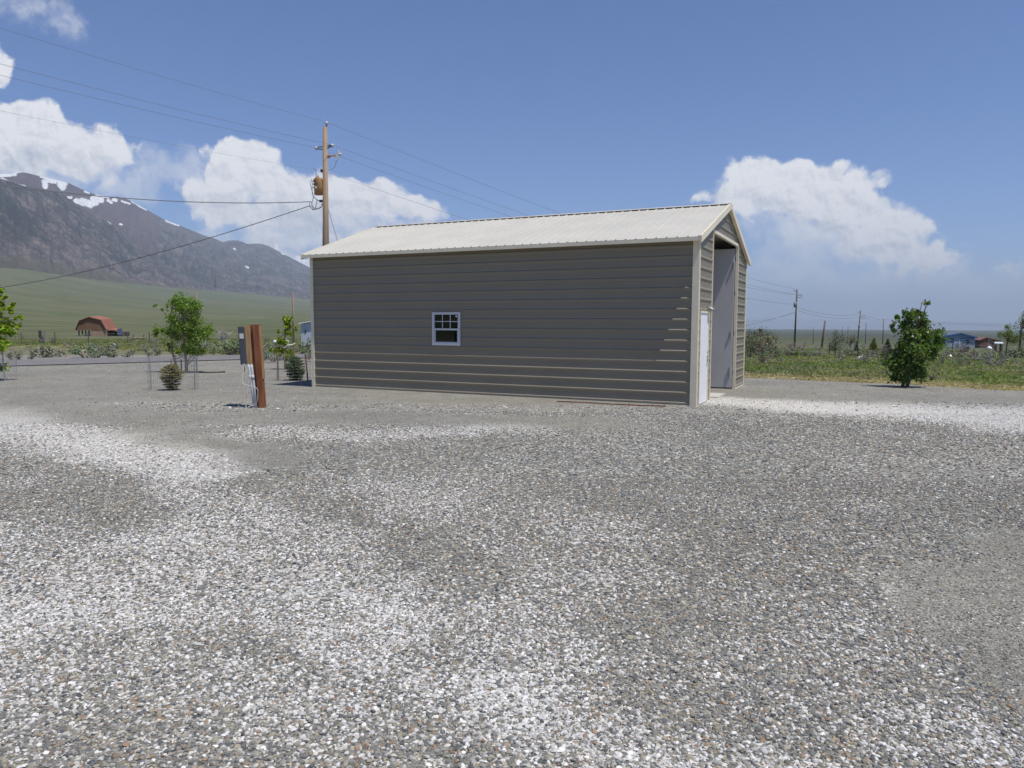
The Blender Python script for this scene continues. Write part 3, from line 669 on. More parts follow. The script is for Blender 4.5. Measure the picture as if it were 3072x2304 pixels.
mb = MB(); mb.tube([z4(415, 412), z4(335, 420)], .025, 6); mb.tube([z4(415, 448), z4(340, 438)], .025, 6); mb.build('bracket', m_iron, pole)
mb = MB(); mb.tube([z4(445, 520), z4(560, 515)], .04, 6); mb.tube([z4(445, 550), z4(500, 528)], .035, 6); mb.build('cross_arm', m_plank, pole)
mb = MB(); mb.tube([z4(588, 455), z4(592, 490), z4(572, 560)], .05, 8); mb.tube([z4(575, 495), z4(560, 555)], .03, 6); mb.tube([z4(600, 500), z4(585, 560)], .03, 6); mb.tube([z4(575, 550), z4(568, 575)], .05, 8); mb.build('fuse_cutout', m_porc, pole)
mb = MB(); mb.tube([z4(595, 495), z4(635, 503)], .05, 8); mb.tube([z4(632, 505), z4(628, 420)], .012, 5); mb.build('lightning_arrester', m_porc, pole)
mb = MB(); mb.tube(smooth_path([z4(570, 575), z4(555, 640), z4(520, 675), z4(455, 690)]), .010, 5); mb.build('jumper_wire', m_wire, pole)
mb = MB(); mb.tube([z4(428, 1110), z4(426, 1200), z4(426, 1330), z4(424, 1600), Vector((z4(424, 1600).x-.05, DP-.1, Gs(-9, DP)))], .052, 10); cd = mb.build('conduit', m_pvc, pole, True)
mb = MB(); mb.tube([z4(400, 1108), z4(410, 1095), z4(432, 1105)], [.04, .08, .07], 10); mb.build('weatherhead', m_pvc, cd, True)
for pts in ([(262, 1075), (265, 1120), (300, 1155), (360, 1150), (400, 1125)], [(285, 1065), (290, 1110), (330, 1148), (385, 1130), (402, 1112)], [(350, 1040), (345, 1090), (330, 1140), (300, 1165), (262, 1115)],
            [(280, 800), (275, 870), (290, 940), (300, 1010), (285, 1070), (290, 1120), (310, 1150)], [(300, 805), (292, 900), (300, 990), (340, 1040), (390, 1058)], [(300, 672), (325, 690), (340, 740)]):
    mb = MB(); pp_ = [z4(*q) for q in pts]
    for i, q in enumerate(pp_): q.y -= .05+.06*math.sin(i*1.3)
    mb.tube(smooth_path(pp_, 5), .014, 5); mb.build('jumper_wire', m_wire, pole, True)
mb = MB(); mb.box(z4(390, 1058).x-.06, z4(390, 1058).x+.08, DP-.08, DP+.02, z4(390, 1058).z-.05, z4(390, 1058).z+.05); mb.build('clamp', m_iron, pole); mb = MB(); mb.box(z4(395, 700).x-.04, z4(395, 700).x+.1, DP-.08, DP+.02, z4(395, 700).z-.06, z4(395, 700).z+.06); mb.build('clamp', m_iron, pole)
gw = MB(); ga = z4(465, 1110); gb_ = z4(590, 1530, 35.3); dd = gb_-ga; ge = ga+dd*((ga.z-Gs(-6, 36))/(ga.z-gb_.z)); gw.tube([ga, ge], .009, 5); tag(gw.build('guy_wire', m_wire), 'slanting steel guy wire from the tall pole down behind the garage roof', 'wire')

def wire(a, b, sag, r, label, group=None, n=30, r2=None, twist=False):
    mb = MB(); pts = []
    for i in range(n+1):
        t = i/n; q = a.lerp(b, t); q.z -= 4*sag*t*(1-t)
        pts.append(q)
    rr = [r+((r2 or r)-r)*i/n for i in range(n+1)]
    mb.tube(pts, rr, 5); o = mb.build('power_line', m_wire); return tag(o, label, 'power line', group)
def far_pole(px, top_py, dist, lean=0, bracket=True, trans=False, label='', rad=.13, mat=None, cat='power pole', name='utility_pole', group=None):
    top = PD(px, top_py, dist); b = gd(px-lean, dist)
    t = thing(name, b, label, cat, group); mb = MB(); mb.tube([b-Vector((0, 0, .3)), top], [rad*1.15, rad*.8], 8); mb.build('pole', mat or m_pole_d, t, True)
    if bracket:
        u = dist/2227
        mb = MB(); mb.tube([top+Vector((0, 0, -u*18)), top+Vector((u*15, -.1, -u*17))], .05, 6); mb.build('bracket', m_iron, t)
        for q_ in ([top+Vector((0, 0, -u*25)), top+Vector((u*16, -.1, -u*23))], [top+Vector((0, 0, -u*6)), top+Vector((-u*11, -.1, -u*5))]): mb = MB(); mb.tube(q_, .05, 6); mb.build('bracket', m_iron, t)
    if trans:
        c = top+Vector((-.28, -.1, -dist/2227*47)); mb = MB(); mb.tube([c-Vector((0, 0, .4)), c+Vector((0, 0, .4)), c+Vector((0, 0, .5))], [.24, .24, .12], 10); mb.build('transformer', M('grey_transformer', (.30, .27, .27), .5, .1, 3.), t, True)
    return top
t1 = far_pole(2389, 861, 128, lean=5, trans=True, label='tallest power pole right of the garage, carrying a small transformer', rad=.15)
t2 = far_pole(2580, 923, 208, lean=7, trans=True, label='second power pole right of the garage, far off with brackets near its top', rad=.16)
t3 = far_pole(2649, 947, 300, lean=0, bracket=False, label='bare thin pole standing just left of the big leafy tree', rad=.17)
far_pole(2474, 955, 110, lean=9, bracket=False, label='short thick dark wooden post leaning right in the field', rad=.15, name='wooden_post', cat='post')
far_pole(2597, 960, 260, bracket=False, label='thin far pole between the second power pole and the spruce', rad=.12)
far_pole(2440, 975, 230, bracket=False, label='thin far pole between the tall pole and the leaning post', rad=.10)
far_pole(2526, 973, 330, bracket=False, label='tiny far pole left of two, behind the grey green tree', rad=.12, group='tiny far poles')
far_pole(2543, 971, 330, bracket=False, label='tiny far pole right of two, behind the grey green tree', rad=.12, group='tiny far poles')
far_pole(2563, 985, 360, bracket=False, label='tiniest far pole standing left of the second power pole', rad=.12)
far_pole(2791, 965, 330, bracket=False, label='far pole half hidden behind right side of the leafy tree', rad=.13)
far_pole(876, 881, 78, lean=-2, bracket=False, label='brown wooden pole behind the sapling left of the garage', rad=.095, mat=m_pole, name='wooden_pole', cat='pole')
far_pole(589, 880, 90, bracket=False, label='slim orange brown pole behind the crown of the leafy tree', rad=.06, mat=m_plank, name='wooden_pole', cat='pole')
prev = Vector((-38.6, -40, 0))
for k, (a, lab) in enumerate(((i1+Vector((0, 0, .03)), 'topmost'), (i2, 'second highest'), (i3, 'third highest'), (z4(395, 697), 'lowest'))):
    off = Vector((0, 0, a.z)); off.x = prev.x+(a.x-pbase.x)*1.; off.y = prev.y
    wire(a, off, 1.85, (.005, .0055, .0055, .003)[k], lab+' overhead wire running from the tall pole to the upper left', 'overhead wires left of the tall pole')
    b = t1+Vector(((-.1, .8, -.8, 0)[k], 0, (0, -1.1, -.9, -2.6)[k]))
    wire(a, b, (.9, .9, 1.1, 1.2)[k], .0065, lab+' overhead wire sloping from the tall pole down behind the roof', 'overhead wires right of the tall pole', r2=.02)
for k, dz in enumerate((3.5, 4.5)):
    a = t1+Vector((0, 0, -3.1-k*.5)); b = t2+Vector((0, 0, -.9-k*.9)); wire(a, b, .9, .028, ('upper', 'lower')[k]+' far wire between the tallest and second poles right of the garage', r2=.035)
    c = t3+Vector((0, 0, -.4-k*.6)); wire(b, c, .5, .035, ('upper', 'lower')[k]+' far wire between the second pole and the leafy tree', r2=.045)
    d = PD(3300, 966+k*4, 520); wire(c, d, .8, .05, ('upper', 'lower')[k]+' far wire above the blue house', r2=.07)
wire(t1+Vector((0, 0, -3.9)), PD(2000, 905, 100), 2.0, .02, 'drooping service wire left of the tallest far pole', None)
wire(t1+Vector((0, 0, -3.8)), PD(2100, 975, 175), 1.2, .02, 'thin service wire sagging low toward the back of the garage', None)
wire(z4(270, 1065), PD(-150, 545, 30), .38, .019, 'thick twisted service cable running level across the mountain', None)
wire(z4(262, 1112), PD(-260, 900, 62), .9, .018, 'service cable slanting down left from the tall pole', None, r2=.03)
# ------------------------------------------------------------------ foliage
RS = np.random.RandomState(5)
ORD = ['first', 'second', 'third', 'fourth', 'fifth', 'sixth', 'seventh', 'eighth', 'ninth', 'tenth', 'eleventh', 'twelfth', 'thirteenth', 'fourteenth', 'fifteenth', 'sixteenth']
def ordl(x, xs): return ORD[sorted(xs).index(x)]
m_leaf = leafmat('leaf', .5, .48); m_gloss = leafmat('glossy_leaf', .36, .4, .55); m_needle = leafmat('needles', .7, .12, .2); m_sage = leafmat('sage_leaf', .8, .2, .2); m_maple = leafmat('maple_leaf', .5, .5)
m_bark = M('bark', (.16, .12, .085), .9, .3, 10., stretch=(1, 1, .2)); m_bark_l = M('pale_bark', (.34, .28, .20), .9, .2, 8., stretch=(1, 1, .2)); m_deadw = M('dead_twigs', (.30, .24, .21), .9, .2, 10.)
def leaf_quads(C, size, cols, tilt=.9, aspect=.62, up=.35):
    n = len(C); a = RS.normal(size=(n, 3)); a /= np.linalg.norm(a, axis=1)[:, None]
    b = RS.normal(size=(n, 3)); b[:, 2] += 0; nrm = np.c_[RS.normal(size=(n, 2))*tilt, np.abs(RS.normal(size=n))*up+up]; nrm /= np.linalg.norm(nrm, axis=1)[:, None]
    u = np.cross(nrm, a); u /= np.linalg.norm(u, axis=1)[:, None]; v = np.cross(nrm, u)
    s = (size*(.65+.7*RS.rand(n)))[:, None] if np.ndim(size) == 0 else (size*(.65+.7*RS.rand(n)))[:, None]
    fold = nrm*s*.12
    V = np.stack([C-u*s*.5, C+v*s*.5*aspect-fold, C+u*s*.5, C-v*s*.5*aspect-fold], 1).reshape(-1, 3)
    return V, np.arange(4*n).reshape(-1, 4), np.repeat(cols, 4, 0)
def tint(base, n, dv=.28, dh=.12):
    c = np.array(base)[None]*(1+dv*RS.normal(size=(n, 1))).clip(.45, 1.8)*(1+dh*RS.normal(size=(n, 3))).clip(.6, 1.4); return c.clip(.005, .95)
def crown_points(lobes, n, clump=.16, nclump=26, shell=.55):
    # lobes: (centre xyz, rx, ry, rz)
    vol = np.array([l[1]*l[2]*l[3] for l in lobes])**.8; cnt = np.maximum((vol/vol.sum()*n).astype(int), 8); pts = []; cc = []
    for l, k in zip(lobes, cnt):
        m = max(3, int(nclump*k/n)+2); d = RS.normal(size=(m, 3)); d /= np.linalg.norm(d, axis=1)[:, None]
        cen = np.array(l[0])+d*(shell+(1-shell)*RS.rand(m, 1))*np.array(l[1:4])*.82
        w = RS.dirichlet(np.ones(m)*2.2); idx = RS.choice(m, k, p=w)
        rad = clump*(.6+.8*RS.rand(m))[idx][:, None]*min(l[1], l[3])*3.6
        pts.append(cen[idx]+RS.normal(size=(k, 3))*rad*.62); cc.append(cen)
    return np.concatenate(pts), np.concatenate(cc)
def tree(name, base, lobes, n, size, col, label, cat='tree', group=None, mat=None, bark=None, trunks=((0, 0),), trunk_r=.04, fork=.5, nbr=26, nclump=40, clump=.14, shell=.55, dv=.28, aspect=.62, glints=0, part='crown'):
    t = thing(name, base, label, cat, group); B = np.array(base); P_, cc = crown_points([(B+np.array(l[0]), *l[1:]) for l in lobes], n, clump, nclump, shell)
    P_ = P_[P_[:, 2] > B[2]+.03]
    c = tint(col, len(P_), dv)
    if glints: k = RS.rand(len(P_)) < glints; c[k] = np.array([.32, .38, .26])  # random leaves painted paler to stand in for glints on glossy foliage
    V, Fc, cl = leaf_quads(P_, size, c, aspect=aspect)
    npmesh(part, V, Fc, mat or m_leaf, t, cols=cl)
    mb = MB(); zt = max(l[0][2] for l in lobes); top = np.array(max(lobes, key=lambda l: l[0][2]+l[3])[0])
    for (dx, dy) in trunks:
        p0 = B+np.array((dx, dy, -.06)); p1 = B+np.array((dx*1.4+top[0]*.3, dy*1.4, zt*fork*.6)); p2 = B+np.array((top[0]*.8+dx, top[1]*.8+dy, zt*1.0))
        mb.tube([p0, p0*.5+p1*.5+np.array((.02, 0, 0)), p1, p1*.5+p2*.5+np.array((-.03, 0, 0)), p2], [trunk_r*1.2, trunk_r, trunk_r*.85, trunk_r*.5, trunk_r*.15], 7)
        for q in cc[RS.permutation(len(cc))[:nbr//len(trunks)]]:
            s = RS.uniform(.25, .8); st = p1*(1-s)+p2*s if q[2] > p1[2] else p0*(1-s)+p1*s
            md = st*.5+q*.5+np.array((0, 0, .04)); mb.tube([st, md, q], [trunk_r*.38, trunk_r*.25, trunk_r*.08], 4, cap=False)
    mb.build('trunk', bark or m_bark, t, True)
    return t
def conifer(name, base, h, r, n, col, label, cat='conifer', prof=None, spike=0., group=None, size=.05, tilt_up=.25, bark=None, whorl=None):
    t = thing(name, base, label, cat, group); B = np.array(base); V = []; Fl = []; Cc = []
    prof = prof or (lambda s: (1-s)**.85*(.55+.45*min(1, s/.12)))
    W_n = whorl or 16; pts = []; cols = []; mb = MB()
    for i in range(n):
        s = RS.rand()**.85 if i > 40 else i/40.
        s = (math.floor(s*W_n)+.5+RS.normal()*.22)/W_n; s = min(max(s, .02), .97)
        rr_ = prof(s)*r*(.8+.32*RS.rand()); th = RS.rand()*6.283; L = max(rr_, .02)
        st = B+np.array((0, 0, s*h)); d = np.array((math.cos(th), math.sin(th), tilt_up*(.4+s)))
        k = max(3, int(L/size*1.7))
        for j in range(k):
            f = (j+1)/k; q = st+d*L*f+np.array((0, 0, -.10*L*math.sin(f*2.4)))
            for side in (-1, 0, 1):
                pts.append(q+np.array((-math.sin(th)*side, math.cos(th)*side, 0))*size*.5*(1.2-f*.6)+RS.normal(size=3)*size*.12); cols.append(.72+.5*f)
    if spike:
        for i in range(int(60)): s = i/60; pts.append(B+np.array((RS.normal()*1.1*size*(1-s), RS.normal()*.6*size*(1-s), h*(.93)+spike*s))); cols.append(1)
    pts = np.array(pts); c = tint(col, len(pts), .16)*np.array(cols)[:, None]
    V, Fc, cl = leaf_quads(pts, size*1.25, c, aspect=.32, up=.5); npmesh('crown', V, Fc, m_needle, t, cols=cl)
    mb.tube([B-np.array((0, 0, .05)), B+np.array((0, 0, h*.6)), B+np.array((0, 0, h*.96+spike))], [r*.09+.01, r*.05, .004], 6); mb.build('trunk', bark or m_bark, t, True); return t
def lob(bpx, bpy, D_, items):                         # crown lobes given in frame units around a base, at depth D_
    out = []; s = D_/F
    for (x, y, rx, ry) in items: out.append((((x-bpx)*s, RS.uniform(-.15, .15)*rx*s, (bpy-y)*s), rx*s, rx*s*.85, ry*s))
    return out

# big leafy tree right of the garage
b = Vector((11.36, 21.52, 0)); Dt = 21.52
tree('leafy_tree', b, lob(2708, 1153, Dt, [(2769, 897, 11, 16), (2752, 925, 24, 24), (2725, 938, 24, 26), (2745, 955, 44, 30), (2684, 950, 20, 18), (2672, 985, 14, 26), (2735, 990, 56, 38), (2803, 1012, 34, 40), (2735, 1040, 78, 42), (2712, 1085, 60, 40), (2700, 1118, 42, 28), (2750, 1105, 36, 30)]),
     9000, .078, (.125, .195, .045), 'dark green bushy tree with two stems standing right of the garage on the gravel edge', mat=m_gloss, trunks=((-.02, 0), (.12, .03)), trunk_r=.045, nclump=90, clump=.10, shell=.5, aspect=.8, nbr=46, dv=.25, glints=.007)
# left: leafy tree near the road
b = Vector((-11.67, 26.56, 0))
t2_ = tree('leafy_tree', b, lob(560, 1124, 26.56, [(548, 900, 30, 22), (530, 925, 24, 24), (575, 925, 42, 30), (598, 940, 20, 34), (560, 960, 56, 42), (610, 1000, 42, 36), (560, 1010, 58, 40), (492, 1012, 28, 28), (480, 1000, 22, 18), (515, 1045, 20, 20), (560, 1062, 42, 22), (590, 1050, 34, 22), (470, 922, 16, 6), (500, 930, 20, 10)]),
     10500, .062, (.19, .29, .05), 'bright green leafy tree near the road, branches low over a wire guard', trunks=((-.35, .05), (0, 0)), trunk_r=.05, bark=m_bark_l, nclump=95, clump=.10, aspect=.7, nbr=50)
# left edge: young maple cut by the frame
b = Vector((-15.75, 22.6, 0))
tree('maple_tree', b, lob(-12, 1155, 22.6, [(-5, 890, 30, 26), (15, 905, 16, 30), (-20, 940, 45, 40), (35, 945, 20, 14), (45, 935, 14, 18), (10, 985, 50, 34), (62, 965, 20, 10), (60, 990, 18, 12), (40, 1010, 26, 18), (-60, 1000, 40, 40), (0, 1045, 46, 24), (-50, 930, 30, 50), (-5, 1100, 26, 34)]),
     6500, .085, (.30, .40, .030), 'yellow green young maple cut off by the left edge of the photo', cat='tree', mat=m_maple, trunk_r=.04, nclump=80, clump=.10, aspect=.8, nbr=40, dv=.24)
# sapling with strap and stakes
b = PD(857, 1108, 28.5); b.z = 0
tree('maple_sapling', b, lob(857, 1108, 28.5, [(858, 960, 13, 15), (866, 972, 12, 14), (878, 956, 6, 6), (888, 983, 8, 7), (870, 995, 14, 8), (877, 1002, 7, 6), (838, 995, 6, 7), (842, 1014, 14, 12), (855, 1023, 12, 10), (835, 1052, 18, 13), (817, 1050, 10, 5), (867, 1062, 20, 13), (860, 1075, 14, 10)]),
     2200, .09, (.28, .35, .03), 'spindly yellow green sapling tied with a white strap left of the garage', mat=m_maple, trunk_r=.018, nclump=44, clump=.11, aspect=.8, nbr=16, dv=.22)
m_strap = M('white_strap', (.75, .74, .72), .7, .05, 4.); m_stakew = M('wooden_stake', (.30, .22, .16), .9, .25, 8., stretch=(1, 1, .1)); m_rpost = M('red_brown_post', (.19, .07, .045), .8, .3, 8.)
s5 = lambda x, y, d=28.4: PD(800+x/5.186, 860+y/5.186, d)
st = thing('tree_stake', s5(278, 1290), 'thin pale stake holding the sapling, white strap looped on its top', 'stake'); mb = MB(); q = s5(278, 1290); q.z = -.1; mb.tube([q, s5(272, 960)], .02, 6); mb.build('stake', m_stakew, st)
mb = MB(); mb.tube(smooth_path([s5(262, 973), s5(290, 968), s5(315, 945), s5(330, 915)]), .022, 5); mb.build('strap', m_strap, st)
st = thing('tree_stake', s5(432, 1290, 28.8), 'tan stake behind the dwarf spruce with a white strap at its top', 'stake'); mb = MB(); q = s5(435, 1290, 28.8); q.z = -.1; mb.tube([q, s5(425, 910, 28.8)], .028, 6); mb.build('stake', m_stakew, st)
mb = MB(); mb.tube(smooth_path([s5(335, 935), s5(380, 930), s5(410, 922), s5(438, 903)]), .022, 5); mb.build('strap', m_strap, st)
# dwarf spruces and their wire guards
con_prof = lambda s: (.42+.58*min(1, s/.35))*(1 if s < .55 else max(0, 1-(s-.55)/.45)**.75)
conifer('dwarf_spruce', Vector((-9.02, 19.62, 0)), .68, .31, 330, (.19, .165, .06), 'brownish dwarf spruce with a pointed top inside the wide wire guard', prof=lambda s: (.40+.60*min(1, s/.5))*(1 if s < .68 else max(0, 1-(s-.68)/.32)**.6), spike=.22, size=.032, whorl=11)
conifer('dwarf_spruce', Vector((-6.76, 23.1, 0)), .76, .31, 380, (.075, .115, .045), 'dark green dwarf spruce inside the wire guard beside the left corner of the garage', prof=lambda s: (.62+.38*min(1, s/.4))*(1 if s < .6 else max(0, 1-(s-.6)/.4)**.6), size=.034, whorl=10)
m_gwire = M('galvanised_wire', (.33, .33, .34), .5, .1, 9., metal=.3)
def guard(c, r, h, label, nvert=44, nh=10, posts=(), w=.0015, name='wire_guard'):
    t = thing(name, c, label, 'wire guard'); mb = MB()
    for i in range(nvert):
        th = 2*math.pi*i/nvert; p = c+Vector((r*math.cos(th), r*math.sin(th), 0)); mb.tube([p, p+Vector((0, 0, h))], w, 3, cap=False)
    for j in range(nh):
        z = h*(j+.0)/(nh-1); mb.tube([c+Vector((r*math.cos(2*math.pi*i/24), r*math.sin(2*math.pi*i/24), z+.01)) for i in range(25)], w, 3, cap=False)
    mb.build('wire_mesh', m_gwire, t)
    for dx, dy, hh, rr_, mat, lean in posts:
        mb = MB(); p = c+Vector((dx, dy, 0)); mb.tube([p-Vector((0, 0, .1)), p+Vector((lean, 0, hh))], rr_, 6); mb.build('post', mat, t)
    return t
guard(Vector((-9.08, 19.85, 0)), .62, .90, 'wide wire guard around the brownish dwarf spruce', 56, 13, ((-.6, 0, .92, .013, m_gwire, -.03), (.58, -.05, .92, .013, m_gwire, .04)))
guard(Vector((-6.85, 23.2, 0)), .52, .84, 'wire guard around the dark green dwarf spruce, wooden post left and red post right', 44, 10, ((-.36, -.35, .90, .026, m_stakew, -.01), (.50, -.15, .84, .022, m_rpost, -.07)))
guard(Vector((-15.9, 22.6, 0)), .66, .92, 'wire guard with a grey post around the maple at the left edge', 44, 9, ((.56, -.2, .9, .022, m_gwire, -.05),))
guard(Vector((-11.62, 26.56, 0)), .30, .55, 'narrow wire guard round the stem of the leafy tree by the road', 24, 8, ((-.12, -.25, .5, .02, m_black, 0), (.28, .1, .52, .012, m_gwire, 0)))
mb = MB(); mb.tube(smooth_path([Vector((x, y, .03)) for x, y in ((-12.1, 26.3), (-11.7, 26.2), (-11.3, 26.4), (-10.9, 26.3), (-10.5, 26.5), (-10.35, 26.7))]), .035, 6); tag(mb.build('irrigation_hose', m_black), 'black hose lying on the gravel at the foot of the leafy tree by the road', 'hose')

# ------------------------------------------------------------------ field: sagebrush, bushes, grass
def bush(name, px, dist, wpx, hpx, col, label, group=None, n=None, twig=None, mat=None, base=None, cat='shrub', size=None):
    s = dist/F; b = base or gd(px, dist); w, h = wpx*s/2, hpx*s
    t = thing(name, b, label, cat, group); n = n or 260; k = RS.randint(3, 6)
    lobes = [((RS.uniform(-.5, .5)*w, RS.uniform(-.4, .4)*w, h*RS.uniform(.4, .62)), w*RS.uniform(.45, .65), w*.55, h*RS.uniform(.36, .5)) for _ in range(k)]+[((0, 0, h*.35), w*.85, w*.7, h*.36)]
    P_, cc = crown_points([(np.array(b)+np.array(l[0]), *l[1:]) for l in lobes], n, .12, 22, .4); P_[:, 2] = np.maximum(P_[:, 2], b.z+.02)
    V, Fc, cl = leaf_quads(P_, size or max(.045, w*.17), tint(np.array(col)*1.15, len(P_), .2), aspect=.5, up=.5); npmesh('foliage', V, Fc, mat or m_sage, t, cols=cl)
    mb = MB()
    for q in cc[:10]: mb.tube([np.array(b), np.array(b)*.5+q*.5+np.array((0, 0, -.03)), q], [w*.05+.006, w*.03+.004, .004], 4, cap=False)
    mb.build('stems', twig or m_deadw, t); return t
SAGE = (.20, .215, .165); SAGEG = (.15, .185, .12); SAGEB = (.18, .20, .19)
Z8 = lambda x, y: (x*.217, 820+y*.217)
# sage behind the road, left
L1 = ((150, 1240, 170, 90, SAGE), (250, 1235, 150, 100, SAGEG), (430, 1235, 110, 60, (.11, .12, .08)), (480, 1190, 240, 100, SAGE), (640, 1190, 220, 105, SAGE), (850, 1190, 150, 70, (.12, .125, .10)), (1310, 1150, 200, 110, SAGE), (1600, 1080, 150, 60, SAGEB), (1330, 1210, 200, 60, SAGEG), (1530, 1200, 200, 65, SAGEG), (1740, 1190, 160, 60, SAGE), (1820, 1150, 120, 60, SAGEB), (960, 1120, 90, 40, SAGE), (2150, 1130, 130, 120, (.12, .15, .11)), (2050, 1180, 120, 60, SAGE), (1151, 1180, 130, 70, (.11, .13, .06)))
for x, y, w, h, c_ in L1:
    px, py = Z8(x, y); q = at(px, py+3); bush('sagebrush', px, q.y, w*.217*1.35, h*.217*1.5, c_, ordl(x, [l[0] for l in L1])+' larger sagebrush from the left in the verge beyond the road', 'sagebrush beyond the road', base=q, n=240)
L2 = ((790, 1090, 34, 34, SAGEG), (815, 1094, 46, 38, (.20, .25, .19)), (840, 1088, 40, 34, SAGEG), (862, 1085, 30, 26, SAGE), (905, 1070, 40, 22, (.15, .19, .11)), (925, 1084, 30, 24, SAGEG), (885, 1062, 34, 18, SAGE), (770, 1060, 40, 20, SAGE))
for px, py, w, h, c_ in L2:
    q = at(px, py); bush('sagebrush', px, q.y, w*1.3, h*1.35, c_, ordl(px, [l[0] for l in L2])+' sagebrush from the left between the red pedestal and the garage corner', 'sagebrush left of the garage', base=q, n=240)
L3 = ((640, 1072, 22, 22, (.09, .12, .12)), (668, 1070, 24, 16, SAGEG), (595, 1070, 44, 24, SAGEG), (712, 1062, 26, 22, (.09, .11, .08)), (440, 1068, 36, 22, SAGEB))
for px, py, w, h, c_ in L3:
    q = at(px, py); bush('sagebrush', px, q.y, w*1.3, h*1.35, c_, ordl(px, [l[0] for l in L3])+' low sagebrush from the left between the leafy tree and the pedestal, beyond the road', 'sagebrush beyond the leafy tree', base=q, n=200)
# right side bushes
Z6 = lambda x, y: (2200+x*.2034, 830+y*.2034)
for i, (x, y, w, h, c_, lab) in enumerate(((230, 960, 230, 280, (.125, .15, .095), 'wide grey green bush against the right corner of the garage'), (480, 1000, 330, 260, (.17, .165, .115), 'twiggy olive bush just right of the garage'), (560, 1040, 200, 190, (.13, .145, .10), 'rounded grey green bush in front of the twiggy olive bush'), (640, 1040, 180, 150, (.13, .14, .10), 'grey bush left of the tallest far pole'),
        (830, 1040, 200, 100, (.21, .205, .18), 'pale grey sagebrush at the foot of the tallest far pole'), (900, 1060, 150, 60, (.11, .15, .07), 'green low bush at the foot of the tallest far pole'), (1060, 1000, 160, 90, SAGE, 'sagebrush behind the tallest far pole'), (1250, 1080, 140, 70, SAGEB, 'sagebrush near the leaning post'),
        (1700, 1040, 180, 120, SAGE, 'sagebrush right of the grey green tree'), (1930, 1060, 170, 90, (.12, .15, .10), 'dark green bush in front of the bigger spruce'), (2080, 1085, 230, 80, (.20, .19, .175), 'pale grey low bush below the bigger spruce'), (1780, 1080, 120, 60, (.13, .14, .11), 'small grey bush beside the white bucket'))):
    px, py = Z6(x, y); d_ = {0: 52, 1: 58, 2: 50, 3: 54}.get(i, 60); bush('field_bush', px, d_, w*.2034*1.3, h*.2034*1.45, c_, lab, n=650 if w > 200 else 420)
Z7 = lambda x, y: (2600+x*.2134, 830+y*.2134)
for i, (x, y, w, h, c_, lab) in enumerate(((1380, 1000, 210, 120, (.135, .105, .125), 'purplish lilac bush in front of the blue house'), (1190, 1030, 150, 110, SAGE, 'grey sagebrush left of the purplish bush'), (1560, 1080, 260, 90, (.25, .23, .19), 'pale tan sagebrush right of the purplish bush'), (1740, 1090, 170, 90, SAGE, 'sagebrush below the white propane tanks'),
        (1300, 1040, 200, 60, SAGE, 'low sagebrush in front of the purplish bush'), (2060, 1060, 260, 130, SAGE, 'sagebrush below the trees at the right edge'), (2180, 1000, 160, 130, (.12, .15, .08), 'dark green bush at the right edge'), (1560, 1140, 110, 40, (.07, .085, .04), 'small dark shrub alone in the green field'), (950, 1000, 130, 90, SAGE, 'sagebrush right behind the big leafy tree'), (270, 1040, 130, 170, (.19, .16, .17), 'greyish bush left behind the big leafy tree'))):
    px, py = Z7(x, y); d_ = {0: 80, 7: 34}.get(i, 62); q = at(px, py) if i == 7 else None
    bush('field_bush', px, q.y if q else d_, w*.2134*1.25, h*.2134*1.4, c_, lab, base=q, n=420)
q = at(2800, 1136); bush('field_bush', 2800, q.y, 42, 20, (.13, .12, .075), 'small brown green shrub on the gravel edge right of the big leafy tree', base=q, n=240)
# generic sage scattered through both fields
cnt = 0
for i in range(34):
    t_ = RS.uniform(-16, 24); q = A0+dv*t_+nv*RS.uniform(6.8, 10.5); w_ = RS.uniform(.9, 2.0); s_ = F/q[1]; b_ = Vector((q[0], q[1], Gs(q[0], q[1])))
    bush('sagebrush', 0, q[1], w_*s_*1.2, w_*.5*s_, (SAGE, (.20, .22, .17), (.18, .23, .14), SAGEG)[i % 4], 'pale sagebrush packed in the strip along the far edge of the road', 'sagebrush strip along the road', base=b_, n=260)
for i in range(150):
    if i < 95: px = RS.uniform(2235, 3300); d_ = 40+90*RS.rand()**1.5
    else: px = RS.uniform(-150, 930); d_ = RS.uniform(52, 130)
    sz = RS.uniform(.45, 1.25); s_ = F/d_
    bush('sagebrush', px, d_, sz*1.25*s_, sz*.75*s_, (SAGE, SAGEG, SAGEB, (.12, .14, .09))[i % 4], ('small sagebrush scattered in the field right of the garage' if i < 95 else 'small sagebrush scattered in the field beyond the road'), ('scattered sagebrush right of the garage' if i < 95 else 'scattered sagebrush beyond the road'), n=110)
def ftree(px, py_base, dist, items, n, size, col, label, name='tree', **k):
    b = gd(px, dist); s = dist/F; z0 = 967+(H-b.z)/s*1.0
    its = [(((x-px)*s, RS.uniform(-.2, .2)*rx*s, (H+(967-y)*s)-b.z), rx*s, rx*s*.8, ry*s) for x, y, rx, ry in items]
    return tree(name, b, its, n, size, col, label, **k)
ftree(2507, 1045, 60, [(2508, 995, 16, 18), (2503, 1020, 22, 20), (2520, 1025, 20, 22), (2500, 1035, 18, 12), (2525, 1005, 12, 14)], 1500, .10, (.15, .17, .115), 'grey green small tree between the leaning post and the second pole', mat=m_sage, trunk_r=.06, nclump=30, aspect=.35)
ftree(2553, 1040, 75, [(2550, 1005, 18, 14), (2565, 1010, 20, 14), (2556, 1022, 24, 12)], 800, .10, (.17, .18, .13), 'thin grey green tree at the foot of the second far pole', mat=m_sage, trunk_r=.06, aspect=.35)
